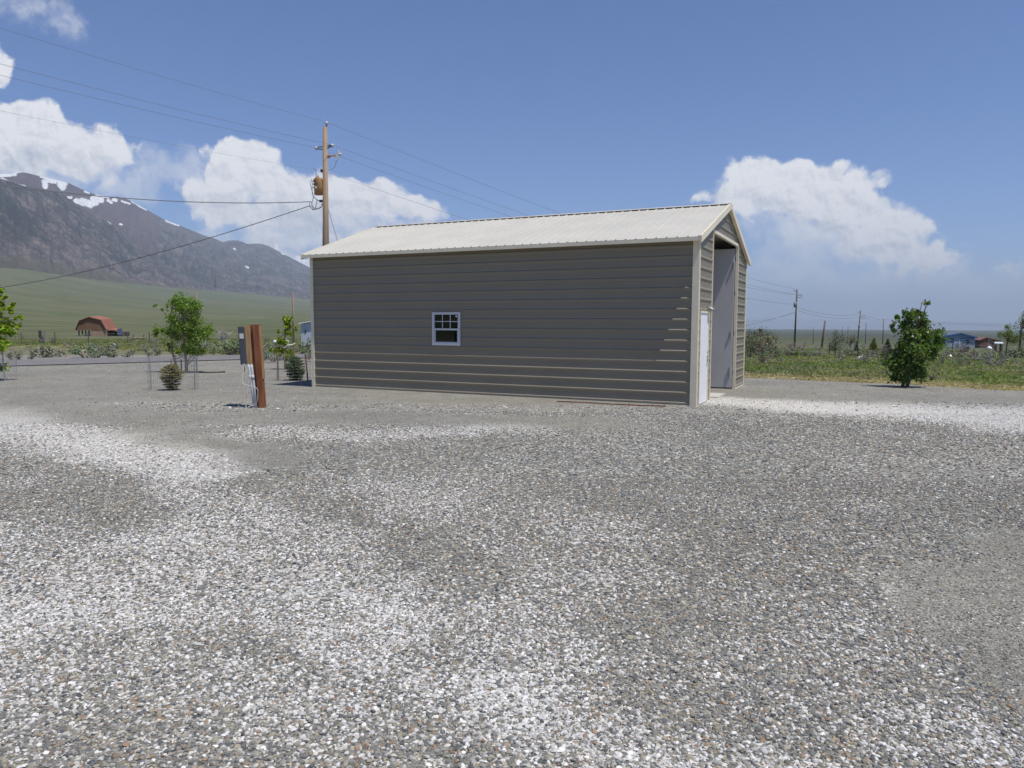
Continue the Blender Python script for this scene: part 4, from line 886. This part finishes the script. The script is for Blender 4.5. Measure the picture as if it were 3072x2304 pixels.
ftree(2254, 1020, 66, [(2240, 990, 20, 22), (2262, 992, 26, 16), (2290, 990, 28, 18), (2310, 1005, 24, 18), (2245, 1015, 24, 18)], 1500, .11, (.16, .17, .115), 'wide grey olive tree behind the bushes right of the garage', mat=m_sage, trunk_r=.06, aspect=.35)
def dead_tree(px, dist, wpx, hpx, label, mat, n=14):
    b = gd(px, dist); s = dist/F; t = thing('dead_tree', b, label, 'dead tree'); mb = MB(); B = np.array(b)
    mb.tube([B-np.array((0, 0, .1)), B+np.array((0, 0, hpx*s*.45))], [.07, .05], 5)
    for i in range(n):
        st = B+np.array((0, 0, hpx*s*RS.uniform(.15, .5))); th = RS.uniform(-1.1, 1.1); L = hpx*s*RS.uniform(.4, .6); e = st+np.array((math.sin(th)*L*wpx/hpx*.9, RS.normal()*.2, math.cos(th)*L)); m = st*.5+e*.5+RS.normal(size=3)*.06
        mb.tube([st, m, e], [.035, .022, .008], 4, cap=False)
        for k in range(3): f = e*.6+m*.4; mb.tube([f, f+RS.normal(size=3)*L*.25+np.array((0, 0, .1))], [.014, .005], 3, cap=False)
    mb.build('branches', mat, t); return t
m_redtw = M('reddish_twigs', (.26, .12, .09), .9, .2, 8.)
dead_tree(2272, 60, 60, 46, 'leafless tree with reddish branches right of the garage', m_redtw)
dead_tree(2411, 85, 40, 36, 'bare brown tree right of the tallest far pole', m_deadw)
dead_tree(2372, 80, 30, 36, 'bare tree left of the tallest far pole', m_deadw)
dead_tree(669, 60, 44, 62, 'pale leafless shrub left of the pedestal beyond the road', M('pale_twigs', (.42, .40, .37), .9, .1, 8.), 18)
dead_tree(2968, 120, 26, 40, 'bare tree in front of the red brown shed', m_deadw)
m_bluebush = None
for px, dist, hpx, wpx, label, col in ((2622, 62, 52, 26, 'yellow green spruce left of the big leafy tree', (.125, .145, .045)), (2664, 64, 50, 22, 'spruce half hidden behind the left side of the big leafy tree', (.06, .085, .045)), (2263, 75, 62, 16, 'slim dark spruce poking up behind the bushes by the garage', (.05, .07, .045)), (2570, 90, 28, 10, 'tiny dark conifer at the foot of the second far pole', (.04, .05, .035))):
    s = dist/F; conifer('spruce_tree', gd(px, dist), hpx*s, wpx*s, 260, col, label, size=.10, spike=.25, prof=lambda s: (1-s)**.9, whorl=11)
ftree(3060, 1040, 64, [(3066, 935, 14, 16), (3060, 965, 20, 20), (3080, 950, 20, 24), (3075, 990, 26, 22), (3100, 960, 30, 40)], 1500, .12, (.16, .20, .08), 'tall pale green tree cut by the right edge', trunk_r=.09, fork=.9, aspect=.5)
ftree(3020, 1040, 66, [(3012, 990, 20, 12), (3030, 1000, 26, 14), (3000, 997, 14, 8), (3028, 975, 14, 16), (3045, 1012, 24, 14)], 1600, .11, (.14, .20, .035), 'bright green tree right of the white propane tanks', trunk_r=.08, aspect=.5)

# ground cover: grass and low scrub tufts over both fields (one mass)
m_grass = leafmat('grass_blades', .7, .45, .2)
def tufts(X, Y, hgt, cols, nb=7, spread=.16, wid=.012):
    n = len(X); Zg = G(X, Y); k = nb
    th = RS.rand(n, k)*6.283; r0 = RS.rand(n, k)*spread*.6; h = hgt[:, None]*(.5+.6*RS.rand(n, k)); w = wid*(1+Y/14)[:, None]*(.6+.8*RS.rand(n, k))
    bx = X[:, None]+np.cos(th)*r0; by = Y[:, None]+np.sin(th)*r0; ln_ = spread*(.3+.9*RS.rand(n, k)); tx = bx+np.cos(th)*ln_; ty = by+np.sin(th)*ln_
    ph = RS.rand(n, k)*6.283; ox, oy = np.cos(ph)*w, np.sin(ph)*w*.4; z0 = np.repeat(Zg[:, None], k, 1)
    V = np.stack([np.stack([bx-ox, by-oy, z0-.01], -1), np.stack([bx+ox, by+oy, z0-.01], -1), np.stack([(bx*.4+tx*.6)+ox*.8, (by*.4+ty*.6)+oy*.8, z0+h*.75], -1), np.stack([tx, ty, z0+h], -1)], 2).reshape(-1, 3)
    return V, np.arange(n*k*4).reshape(-1, 4), np.repeat(cols, k*4, 0)
def field_pts(n, side):
    u_ = RS.rand(n*3)
    if side > 0: y = 20+90*u_**1.6; px = RS.uniform(2150, 3500, n*3)
    else: y = 30+90*u_**2.1; px = RS.uniform(-500, 1150, n*3)
    x = (px-1536)/F*y
    rel = np.c_[x-C0.x, y-C0.y]; a = rel@np.array(U[:2]); b_ = rel@np.array(Vv[:2]); inside = (a > -.5) & (a < L_+.5) & (b_ > -.5) & (b_ < W_+.5)
    qx = np.c_[x, y]-A0; on = np.abs(qx@nv-3.0) < 3.3
    e = yard_edge(x, y)+(fbm(x*.5, y*.5, 3)-.5)*3
    ok = (e > -.4) & ~inside & ~(on & (x < 8)); k = np.where(ok)[0][:n]; return x[k], y[k], e[k]
for side, n, nm, lab in ((1, 19000, 'field_scrub', 'green low scrub'), (-1, 24000, 'field_scrub', 'grass')):
    x, y, e = field_pts(n, side); f = fbm(x*.22+3, y*.22, 4); f2 = fbm(x*1.1, y*1.1, 3)
    green = np.array((.13, .18, .05)); olive = np.array((.20, .205, .095)); tan = np.array((.36, .29, .19)); sg = np.array((.17, .19, .13))
    w1 = sstep(f, .42, .62)[:, None]; c_ = green*(1-w1)+olive*w1
    w2 = (sstep(f2, .62, .72))[:, None]; c_ = c_*(1-w2)+sg*w2
    dry = np.clip(1-sstep(e, 0, 4.0)+(RS.rand(len(x))-.5)*.5, 0, 1) if side > 0 else np.clip(.35*sstep(fbm(x*.08, y*.25, 3), .5, .7)+(RS.rand(len(x)) < .15)*.6, 0, 1)
    dry = np.maximum(dry, (RS.rand(len(x)) < .12)*.9)[:, None]; c_ = c_*(1-dry)+tan*dry; c_ = c_*(1+.22*RS.normal(size=(len(x), 1))).clip(.5, 1.7)
    hg = (.05+.13*f2**1.5+.05*RS.rand(len(x)))*(1+.4*sstep(e, 0, 5))*np.where(dry[:, 0] > .5, .75, 1)
    V, Fc, cl = tufts(x, y, hg*.8, c_*1.25, 9, .2 if side > 0 else .22, .011); tag(npmesh(nm, V, Fc, m_grass, None, cols=cl), kind="stuff")

# ------------------------------------------------------------------ buildings and yard things in the distance
m_barnw = M('rusty_barn_boards', (.33, .20, .11), .9, .35, 2.2, stretch=(1, 1, .12), col2=(.19, .095, .06)); m_barnl = M('tan_barn_boards', (.36, .25, .165), .9, .2, 1.5, stretch=(1, 1, .12)); m_barnr = M('red_roofing', (.27, .115, .075), .75, .12, .6); m_barnp = M('dark_posts', (.05, .055, .06), .8, .2, 3.)
DB = 150; sB = DB/F
bp = lambda x, y, dd=0.: PD(x*.217, 820+y*.217, DB+dd)
bb = bp(1230, 955); bb.z = Gs(bb.x, bb.y)-.1
barn = thing('gambrel_barn', bb, 'rust red gambrel barn with open shed side standing far off beyond the road', 'barn')
zb = bb.z
fx = [bp(1000, 0).x, bp(1060, 0).x, bp(1200, 0).x, bp(1360, 0).x, bp(1430, 0).x]; fz = [bp(0, 838).z, bp(0, 712).z, bp(0, 660).z, bp(0, 700).z, bp(0, 830).z]
dep = 6.5; dxr = -1.5                                      # the roof recedes to the right and back
mb = MB(); pts = [Vector((x, DB, z)) for x, z in zip(fx, fz)]
mb.poly([pts[0], pts[4], pts[3], pts[2], pts[1]]); back = [p+Vector((dxr, dep, .25)) for p in pts]; mb.poly([back[0], back[1], back[2], back[3], back[4]])
mb.build('gable_boards', m_barnw, barn)
mb = MB()
for i in range(4):
    a, b_, c_, d_ = pts[i]+Vector((0, -.25, .05)), pts[i+1]+Vector((0, -.25, .05)), back[i+1]+Vector((0, 0, .05)), back[i]+Vector((0, 0, .05))
    up_ = Vector((0, 0, .12)); mb.hexa([a, b_, c_, d_, a+up_, b_+up_, c_+up_, d_+up_])
mb.hexa([pts[4]+Vector((0, 0, .03)), pts[4]+Vector((3.1, .6, -.35)), back[4]+Vector((1.3, .3, -.35)), back[4]+Vector((0, 0, .03)), pts[4]+Vector((0, 0, .12)), pts[4]+Vector((3.1, .6, -.22)), back[4]+Vector((1.3, .3, -.22)), back[4]+Vector((0, 0, .12))])
mb.build('roof', m_barnr, barn)
x0 = bp(1210, 0).x; zt = fz[0]-.02
mb = MB(); mb.box(x0, fx[4], DB+.05, DB+.2, zb, zt+.1); mb.build('lower_wall', m_barnl, barn)
mb = MB(); mb.hexa([(fx[4]-.15, DB+.1, zb), (fx[4], DB+.1, zb), (fx[4]-1.5, DB+dep, zb), (fx[4]-1.65, DB+dep, zb), (fx[4]-.15, DB+.1, zt), (fx[4], DB+.1, zt), (fx[4]-1.5, DB+dep, zt), (fx[4]-1.65, DB+dep, zt)]); mb.build('side_wall', m_barnw, barn)
mb = MB(); mb.box(fx[4]+.2, fx[4]+3.2, DB+2.5, DB+2.7, zb, zt-.3); mb.build('shed_wall', m_barnp, barn)
for x in (1035, 1082, 1128, 1176):
    q = bp(x, 0); mb = MB(); mb.box(q.x-.10, q.x+.10, DB+.1, DB+.3, zb, zt); mb.build('post', m_barnp, barn)
for x in (fx[4]+.15, fx[4]+3.05): mb = MB(); mb.box(x-.12, x+.12, DB+.5, DB+.7, zb, zt-.25); mb.build('post', m_barnw, barn)
mb = MB(); mb.box(bp(1145, 0).x, x0, DB+.3, DB+.4, zb+.5, zb+.62); mb.build('rail', m_barnp, barn)
m_blue = M('blue_panel', (.10, .14, .24), .6, .1, 2.); q = bp(1655, 935); q.z = Gs(q.x, q.y)
mb = MB(); mb.box(q.x-.5, q.x+.5, DB, DB+.08, q.z+.15, q.z+1.5); o = mb.build('livestock_panel', m_blue)
tag(o, 'blue panel fence section at the right side of the gambrel barn', 'panel')
# two upright boards of an old gate
for x, w, m_, lab in ((556, 26, m_barnp, 'dark upright plank left of the pair in the field'), (622, 26, M('grey_plank', (.30, .27, .23), .9, .2, 4., stretch=(1, 1, .1)), 'pale grey upright plank right of the pair in the field')):
    p0 = PD(x*.217, 820+1008*.217, 78); p1 = PD(x*.217, 820+842*.217, 78); z0 = Gs(p0.x, 78); hw = w*.217*78/F/2
    mb = MB(); mb.box(p0.x-hw, p0.x+hw, 77.9, 78.1, z0-.1, p1.z); mb.box(p0.x-hw*.9, p0.x-hw*.5, 77.86, 77.9, z0+.1, p1.z-.1); tag(mb.build('upright_plank', m_), lab, 'plank')
p0 = PD(590*.217, 1000, 78.2); mb = MB(); mb.box(p0.x-.25, p0.x+.2, 78.15, 78.25, Gs(p0.x, 78), Gs(p0.x, 78)+.75); tag(mb.build('board_panel', m_pole_d), 'low dark board standing between the two upright planks', 'board')
# wire fences
def fence(pa, label, hh=1.2, mat=None):
    b0 = pa[0]; t = thing('wire_fence', b0, label, 'fence')
    for p in pa: mb = MB(); mb.tube([p-Vector((0, 0, .1)), p+Vector((0, 0, hh))], .045, 6); mb.build('post', mat or m_pole_d, t)
    for z in (.35, .7, 1.05): mb = MB(); mb.tube([p+Vector((0, 0, z)) for p in pa], .009, 3); mb.build('wire', m_wire, t)
    return t
fence([gd(px, 72+(px-100)*.004) for px in (-140, 60, 161, 262, 380, 445, 560, 672, 760, 905, 1000)], 'sparse wire fence with dark posts crossing the field beyond the road')
fence([gd(px, 66) for px in (2180, 2330, 2490, 2690, 2860, 3002, 3150)], 'sparse wire fence crossing the field right of the garage')
q = gd(415, 95); t = thing('log_rail', q, 'low rail of weathered logs on posts right of the barn', 'rail')
mb = MB(); mb.tube([q+Vector((-.9, 0, .35)), q+Vector((.7, 0, .4))], .1, 6); mb.build('rail', m_pole, t)
for dx in (-.75, .55): mb = MB(); mb.tube([q+Vector((dx, 0, -.1)), q+Vector((dx, 0, .8))], .07, 6); mb.build('post', m_pole_d, t)
# propane tanks
m_tank = M('white_tank', (.74, .76, .80), .35, .03, 2.)
def tank(px, py, dist, wpx, hpx, label):
    c = PD(px, py, dist); s = dist/F; r = hpx*s/2; L = wpx*s/2; z0 = Gs(c.x, dist); t = thing('propane_tank', Vector((c.x, dist, z0)), label, 'propane tank')
    mb = MB(); pr = [(-L, .05*r), (-L+.15*r, .5*r), (-L+.5*r, .86*r), (-L+r, r), (L-r, r), (L-.5*r, .86*r), (L-.15*r, .5*r), (L, .05*r)]
    mb.tube([c+Vector((a, a*.12, 0)) for a, _ in pr], [q for _, q in pr], 16); mb.build('tank', m_tank, t, True)
    mb = MB(); mb.tube([c+Vector((0, 0, r*.95)), c+Vector((0, 0, r*1.35))], r*.28, 10); mb.build('dome', m_tank, t, True)
    for a in (-.55, .55): mb = MB(); mb.box(c.x+a*L-.08, c.x+a*L+.08, dist-.2, dist+.2, z0-.1, c.z-r*.8); mb.build('foot', m_pole_d, t)
tank(842, 1031, 62, 46, 12, 'white propane tank partly behind the strapped sapling')
tank(2995, 1019, 105, 30, 7, 'white propane tank on a stand right of the red brown shed')
q = PD(2967, 1030, 80); mb = MB(); z0 = Gs(q.x, 80)
mb.tube([(q.x, 80, q.z-.3), (q.x, 80, q.z-.12), (q.x, 80, q.z), (q.x, 80, q.z+.10)], [.26, .26, .20, .05], 14); tag(mb.build('water_tank', m_tank, None, True), 'small round white tank below the red brown shed', 'tank')
q = PD(2579, 1041, 50); z0 = Gs(q.x, 50); bt = thing('bucket', Vector((q.x, 50, z0)), 'white bucket lying in the field right of the garage', 'bucket')
mb = MB(); mb.tube([(q.x-.10, 50, z0+.16), (q.x+.12, 49.95, z0+.17)], [.11, .14], 14); mb.build('body', m_white, bt, True)
# white shed behind the left corner of the garage
m_shed = M('pale_blue_siding', (.46, .52, .60), .6, .05, 1.); DS = 58
s0 = PD(902, 1000, DS).x; s1 = PD(965, 1000, DS).x; sh = thing('small_shed', Vector((s0, DS, Gs(s0, DS))), 'pale grey shed half hidden behind the left corner of the garage', 'shed')
zt0 = PD(0, 981, DS).z; zl = PD(0, 1035, DS).z-.3; mb = MB(); mb.hexa([(s0, DS, zl), (s1, DS, zl), (s1, DS+2.2, zl), (s0, DS+2.2, zl), (s0, DS, zt0), (s1, DS, zt0+.32), (s1, DS+2.2, zt0+.32), (s0, DS+2.2, zt0)]); mb.build('wall', m_shed, sh)
mb = MB(); mb.hexa([(s0-.15, DS-.2, zt0+.02), (s1+.1, DS-.2, zt0+.35), (s1+.1, DS+2.4, zt0+.35), (s0-.15, DS+2.4, zt0+.02), (s0-.15, DS-.2, zt0+.09), (s1+.1, DS-.2, zt0+.42), (s1+.1, DS+2.4, zt0+.42), (s0-.15, DS+2.4, zt0+.09)]); mb.build('roof', m_white, sh)
mb = MB(); xx = PD(915, 1000, DS).x; mb.box(xx-.05, xx+.05, DS-.03, DS-.003, zt0-.7, zt0-.45); mb.build('vent', m_greybox, sh)
# blue house
m_bluewall = M('pale_blue_wall', (.27, .36, .46), .8, .06, .5); m_bluetrim = M('blue_trim', (.035, .10, .30), .6, .1, 1.); m_gls = M('dark_window', (.035, .03, .045), .2, .2, 3.); m_roofd = M('blue_grey_roof', (.10, .13, .20), .8, .1, .5)
DH = 170; hx = lambda x: PD(2600+x*.2134, 1010, DH).x; hz_ = lambda y: PD(0, 830+y*.2134, DH).z+PD(2860, 1000, DH).z-PD(0, 1000, DH).z
z0 = Gs(hx(1300), DH)-.2; hs = thing('blue_house', Vector((hx(1300), DH, z0)), 'pale blue house with bright blue roof edge and two dark windows', 'house')
ex0, ex1, ap = hx(960), hx(1530), hx(1300); ez, ez1, az_ = hz_(815), hz_(812), hz_(752); dph = Vector((1.5, 11, 0))
mb = MB(); fpt = [Vector((ex0, DH, z0)), Vector((ex1-.2, DH, z0)), Vector((ex1-.2, DH, ez1)), Vector((ap, DH, az_-.1)), Vector((ex0, DH, ez))]; mb.poly(fpt); mb.poly([p+dph for p in fpt][::-1])
for i in range(5): mb.poly([fpt[i], fpt[(i+1) % 5], fpt[(i+1) % 5]+dph, fpt[i]+dph])
mb.build('wall', m_bluewall, hs)
for a, b_ in (((ap, az_), (ex0-.3, ez-.1)), ((ap+.0, az_), (ex1+.15, ez1-.05))):
    A_ = Vector((a[0], DH-.35, a[1]+.05)); B2 = Vector((b_[0], DH-.35, b_[1]+.05)); u2 = Vector((0, 0, .14)); d2_ = dph+Vector((0, .6, 0))
    mb = MB(); mb.hexa([A_, B2, B2+d2_, A_+d2_, A_+u2, B2+u2, B2+u2+d2_, A_+u2+d2_]); mb.build('roof', m_roofd, hs)
    mb = MB(); e3 = Vector((0, -.06, 0)); dz = Vector((0, 0, -.16)); mb.hexa([A_+e3+dz, B2+e3+dz, B2-Vector((0, .003, 0))+dz, A_-Vector((0, .003, 0))+dz, A_+e3+u2, B2+e3+u2, B2-Vector((0, .003, 0))+u2, A_-Vector((0, .003, 0))+u2]); mb.build('roof_edge', m_bluetrim, hs)
mb = MB(); mb.box(ap, ex1-.3, DH-.05, DH-.004, hz_(822), hz_(810)); mb.build('trim_board', m_bluetrim, hs)
mb = MB(); mb.box(ap-.12, ap+.12, DH-.06, DH-.005, z0, hz_(824)); mb.build('corner_board', m_shed, hs)
for xa, xb, ya, yb in ((1162, 1222, 818, 872), (1382, 1440, 836, 892)):
    mb = MB(); mb.box(hx(xa)-.08, hx(xb)+.08, DH-.05, DH-.003, hz_(yb)-.08, hz_(ya)+.08); w_ = mb.build('window', m_shed, hs)
    mb = MB(); mb.box(hx(xa), hx(xb), DH-.07, DH-.051, hz_(yb), hz_(ya)); mb.build('pane', m_gls, w_)
    mb = MB(); mb.box(hx(xa), hx(xb), DH-.085, DH-.071, hz_((ya+yb)/2)-.06, hz_((ya+yb)/2)+.06); mb.build('rail', m_shed, w_)
# red brown shed
DR = 200; rx = lambda x: PD(2600+x*.2134, 1010, DR).x; rz = lambda y: PD(2950, 830+y*.2134, DR).z
z0 = Gs(rx(1700), DR)-.3; rs = thing('red_shed', Vector((rx(1700), DR, z0)), 'low red brown shed right of the blue house', 'shed')
m_rb = M('red_brown_boards', (.17, .085, .07), .9, .2, .8); m_rr = M('brown_roof', (.20, .10, .085), .9, .15, .5)
mb = MB(); fpt = [Vector((rx(1590), DR, z0)), Vector((rx(1790), DR, z0)), Vector((rx(1790), DR, rz(848))), Vector((rx(1670), DR, rz(812))), Vector((rx(1590), DR, rz(845)))]; mb.poly(fpt); d4 = Vector((1, 8, 0)); mb.poly([p+d4 for p in fpt][::-1])
for i in range(5): mb.poly([fpt[i], fpt[(i+1) % 5], fpt[(i+1) % 5]+d4, fpt[i]+d4])
mb.build('wall', m_rb, rs)
for a, b_ in ((fpt[3], fpt[4]+Vector((-.4, 0, -.1))), (fpt[3], fpt[2]+Vector((1.6, 0, -.15)))):
    mb = MB(); u2 = Vector((0, 0, .2)); o2 = Vector((0, -.3, .01)); mb.hexa([a+o2, b_+o2, b_+d4, a+d4, a+u2+o2, b_+u2+o2, b_+u2+d4, a+u2+d4]); mb.build('roof', m_rr, rs)
# loose pale rocks on the yard edge
m_rock = M('pale_rock', (.62, .60, .56), .9, .1, 9.)
def rock(px, py, wpx, label, group=None, mat=None):
    q = at(px, py); s = q.y/F*wpx/2; import bmesh
    bm = bmesh.new(); bmesh.ops.create_icosphere(bm, subdivisions=2, radius=1)
    sd_ = RS.rand()*50
    for v in bm.verts: k = 1+.35*(mn.noise(v.co*1.3+Vector((sd_, 0, 0)))); v.co = Vector((v.co.x*s*k, v.co.y*s*.8*k, max(v.co.z, -.4)*s*.55*k))
    me = bpy.data.meshes.new('rock'); bm.to_mesh(me); bm.free(); me.materials.append(mat or m_rock); o = bpy.data.objects.new('rock', me); COL.objects.link(o); o.location = q+Vector((0, 0, .02)); tag(o, label, 'rock', group)
for px, py, w, lab in ((2950, 1147, 9, 'white rock on the field edge, far right'), (3036, 1154, 8, 'pale rock near the right edge of the photo'), (2512, 1135, 6, 'small white rock behind the gravel edge, left of the big tree'), (2383, 1131, 12, 'flat pale rock at the gravel edge right of the garage'), (690, 1232, 11, 'flat pale stone beside the pedestal shadow'), (834, 1235, 10, 'flat pale stone right of the pedestal'), (948, 1238, 8, 'small pale stone farther right of the pedestal')): rock(px, py, w, lab)

# ------------------------------------------------------------------ loose gravel stones (one mass, instanced)
def stone_pts():
    out = []
    for n, y0, y1, s0, s1 in ((125000, 2.2, 4.6, .0045, .0135), (125000, 4.6, 8.5, .006, .0155), (70000, 8.5, 15, .008, .019), (22000, 15.2, 30, .006, .02), (26000, 15.1, 34, .006, .022), (46000, 15, 34, .009, .03)):
        y = np.sqrt(RS.uniform(y0**2, y1**2, n)); x = RS.uniform(-1, 1, n)*(y*.74+1.3)
        if y0 >= 15: x = RS.uniform(-24, 16, n)
        if y0 == 15.2: x = RS.uniform(4, 19, n)
        if y0 == 15.1: x = RS.uniform(-28, -3, n)
        f = fine_f(x, y); p = pale_f(x, y)+(fbm(x*1.1, y*1.1, 3)-.5)*.5; e = yard_edge(x, y)
        rel = np.c_[x-C0.x, y-C0.y]; a = rel@np.array(U[:2]); b_ = rel@np.array(Vv[:2]); ins = (a > -.1) & (a < L_+.1) & (b_ > -.1) & (b_ < W_+.1)
        keep = (RS.rand(n) > f*(.72 if y0 < 15 else .72)) & (e < -.5) & ~ins
        sc = s0+(s1-s0)*RS.rand(n)**2.2; sc = sc*np.where(f > .5, .6, 1)
        out.append(np.c_[x, y, p, sc][keep])
    return np.concatenate(out)
SP = stone_pts(); n = len(SP); print('stones', n)
pal = np.array([(.105, .112, .124), (.178, .178, .170), (.225, .220, .200), (.150, .159, .154), (.30, .272, .215), (.262, .258, .250), (.27, .195, .135), (.42, .41, .38), (.60, .59, .57), (.19, .145, .12)])
ci = RS.choice(10, n, p=[.10, .16, .18, .13, .15, .10, .05, .08, .03, .02]); c_ = pal[ci]
wh = RS.rand(n) < SP[:, 2]*1.15-.03; c_ = np.where(wh[:, None], .38+.28*RS.rand(n, 1)*np.array([[1, .99, .97]]), c_)*(1+.12*RS.normal(size=(n, 1)))
me = bpy.data.meshes.new('loose_gravel'); me.vertices.add(n); me.vertices.foreach_set('co', np.c_[SP[:, 0], SP[:, 1], np.full(n, .013)+SP[:, 3]*.28*RS.rand(n)].astype(np.float32).ravel())
a = me.attributes.new('col', 'FLOAT_COLOR', 'POINT'); a.data.foreach_set('color', np.c_[c_.clip(.01, .9), np.ones(n)].astype(np.float32).ravel())
a = me.attributes.new('scl', 'FLOAT_VECTOR', 'POINT'); a.data.foreach_set('vector', (SP[:, 3:4]*np.c_[.75+.6*RS.rand(n), .65+.5*RS.rand(n), .38+.35*RS.rand(n)]).astype(np.float32).ravel())
a = me.attributes.new('rot', 'FLOAT_VECTOR', 'POINT'); a.data.foreach_set('vector', np.c_[RS.normal(size=(n, 2))*.22, RS.rand(n)*6.283].astype(np.float32).ravel())
me.update(); gr = bpy.data.objects.new('loose_gravel', me); COL.objects.link(gr); tag(gr, kind='stuff')
m_stone, g = newmat('loose_stone')
sc_ = g('ShaderNodeAttribute', attribute_name='col', attribute_type='INSTANCER').outputs['Color']
nz = g.noise(g('ShaderNodeTexCoord').outputs['Object'], 2.2, 4, .6)
finish(g, g('ShaderNodeBsdfPrincipled', {'Base Color': g.mix(1., sc_, g.mix(g.step(nz, .3, .7), (.82, .82, .82), (1.15, 1.13, 1.1)), 'MULTIPLY'), 'Roughness': .85, 'Specular IOR Level': .25}).outputs[0])
ng = bpy.data.node_groups.new('scatter_stones', 'GeometryNodeTree')
ng.interface.new_socket('Geometry', in_out='INPUT', socket_type='NodeSocketGeometry'); ng.interface.new_socket('Geometry', in_out='OUTPUT', socket_type='NodeSocketGeometry')
N = ng.nodes; Lk = ng.links; gi = N.new('NodeGroupInput'); go_ = N.new('NodeGroupOutput'); g2i = N.new('GeometryNodeGeometryToInstance')
for i in range(7):
    ico = N.new('GeometryNodeMeshIcoSphere'); ico.inputs['Radius'].default_value = 1; ico.inputs['Subdivisions'].default_value = 2
    sp = N.new('GeometryNodeSetPosition'); pos = N.new('GeometryNodeInputPosition'); nt_ = N.new('ShaderNodeTexNoise'); nt_.noise_dimensions = '4D'; nt_.inputs['W'].default_value = i*7.3+1; nt_.inputs['Scale'].default_value = .8; nt_.inputs['Detail'].default_value = 2
    Lk.new(pos.outputs[0], nt_.inputs['Vector']); sub = N.new('ShaderNodeVectorMath'); sub.operation = 'SUBTRACT'; Lk.new(nt_.outputs['Color'], sub.inputs[0]); sub.inputs[1].default_value = (.5, .5, .5)
    mul = N.new('ShaderNodeVectorMath'); mul.operation = 'SCALE'; Lk.new(sub.outputs[0], mul.inputs[0]); mul.inputs[3].default_value = 1.9
    Lk.new(ico.outputs[0], sp.inputs[0]); Lk.new(mul.outputs[0], sp.inputs['Offset']); sm = N.new('GeometryNodeSetMaterial'); sm.inputs['Material'].default_value = m_stone
    Lk.new(sp.outputs[0], sm.inputs[0]); Lk.new(sm.outputs[0], g2i.inputs[0])
iop = N.new('GeometryNodeInstanceOnPoints'); Lk.new(gi.outputs[0], iop.inputs['Points']); Lk.new(g2i.outputs[0], iop.inputs['Instance']); iop.inputs['Pick Instance'].default_value = True
ri = N.new('FunctionNodeRandomValue'); ri.data_type = 'INT'
for k in ri.inputs:
    if k.name == 'Max' and k.type == 'INT': k.default_value = 6
    if k.name == 'Min' and k.type == 'INT': k.default_value = 0
Lk.new([o for o in ri.outputs if o.type == 'INT'][0], iop.inputs['Instance Index'])
for nm, inp in (('scl', 'Scale'), ('rot', 'Rotation')):
    na = N.new('GeometryNodeInputNamedAttribute'); na.data_type = 'FLOAT_VECTOR'; na.inputs['Name'].default_value = nm
    Lk.new([o for o in na.outputs if o.name == 'Attribute' and o.enabled][0], iop.inputs[inp])
Lk.new(iop.outputs[0], go_.inputs[0])
md = gr.modifiers.new('scatter', 'NODES'); md.node_group = ng
# haze: one closed box of clear desert air round everything
hz = MB(); hz.box(-49500, 49500, -49500, 49500, -700, max(1650., float(MZ.max())+40))
print('crest', float(MZ.max()))
m_haze = bpy.data.materials.new('haze_air'); m_haze.use_nodes = True; m_haze.node_tree.nodes.clear(); g = NT(m_haze.node_tree)
pvn = g('ShaderNodeVolumePrincipled', {'Color': (.70, .83, 1., 1), 'Density': 6.0e-5, 'Anisotropy': 0.0})
og = g('ShaderNodeOutputMaterial'); g.l.new(pvn.outputs[0], og.inputs['Volume'])
tag(hz.build('haze', m_haze), kind='stuff')
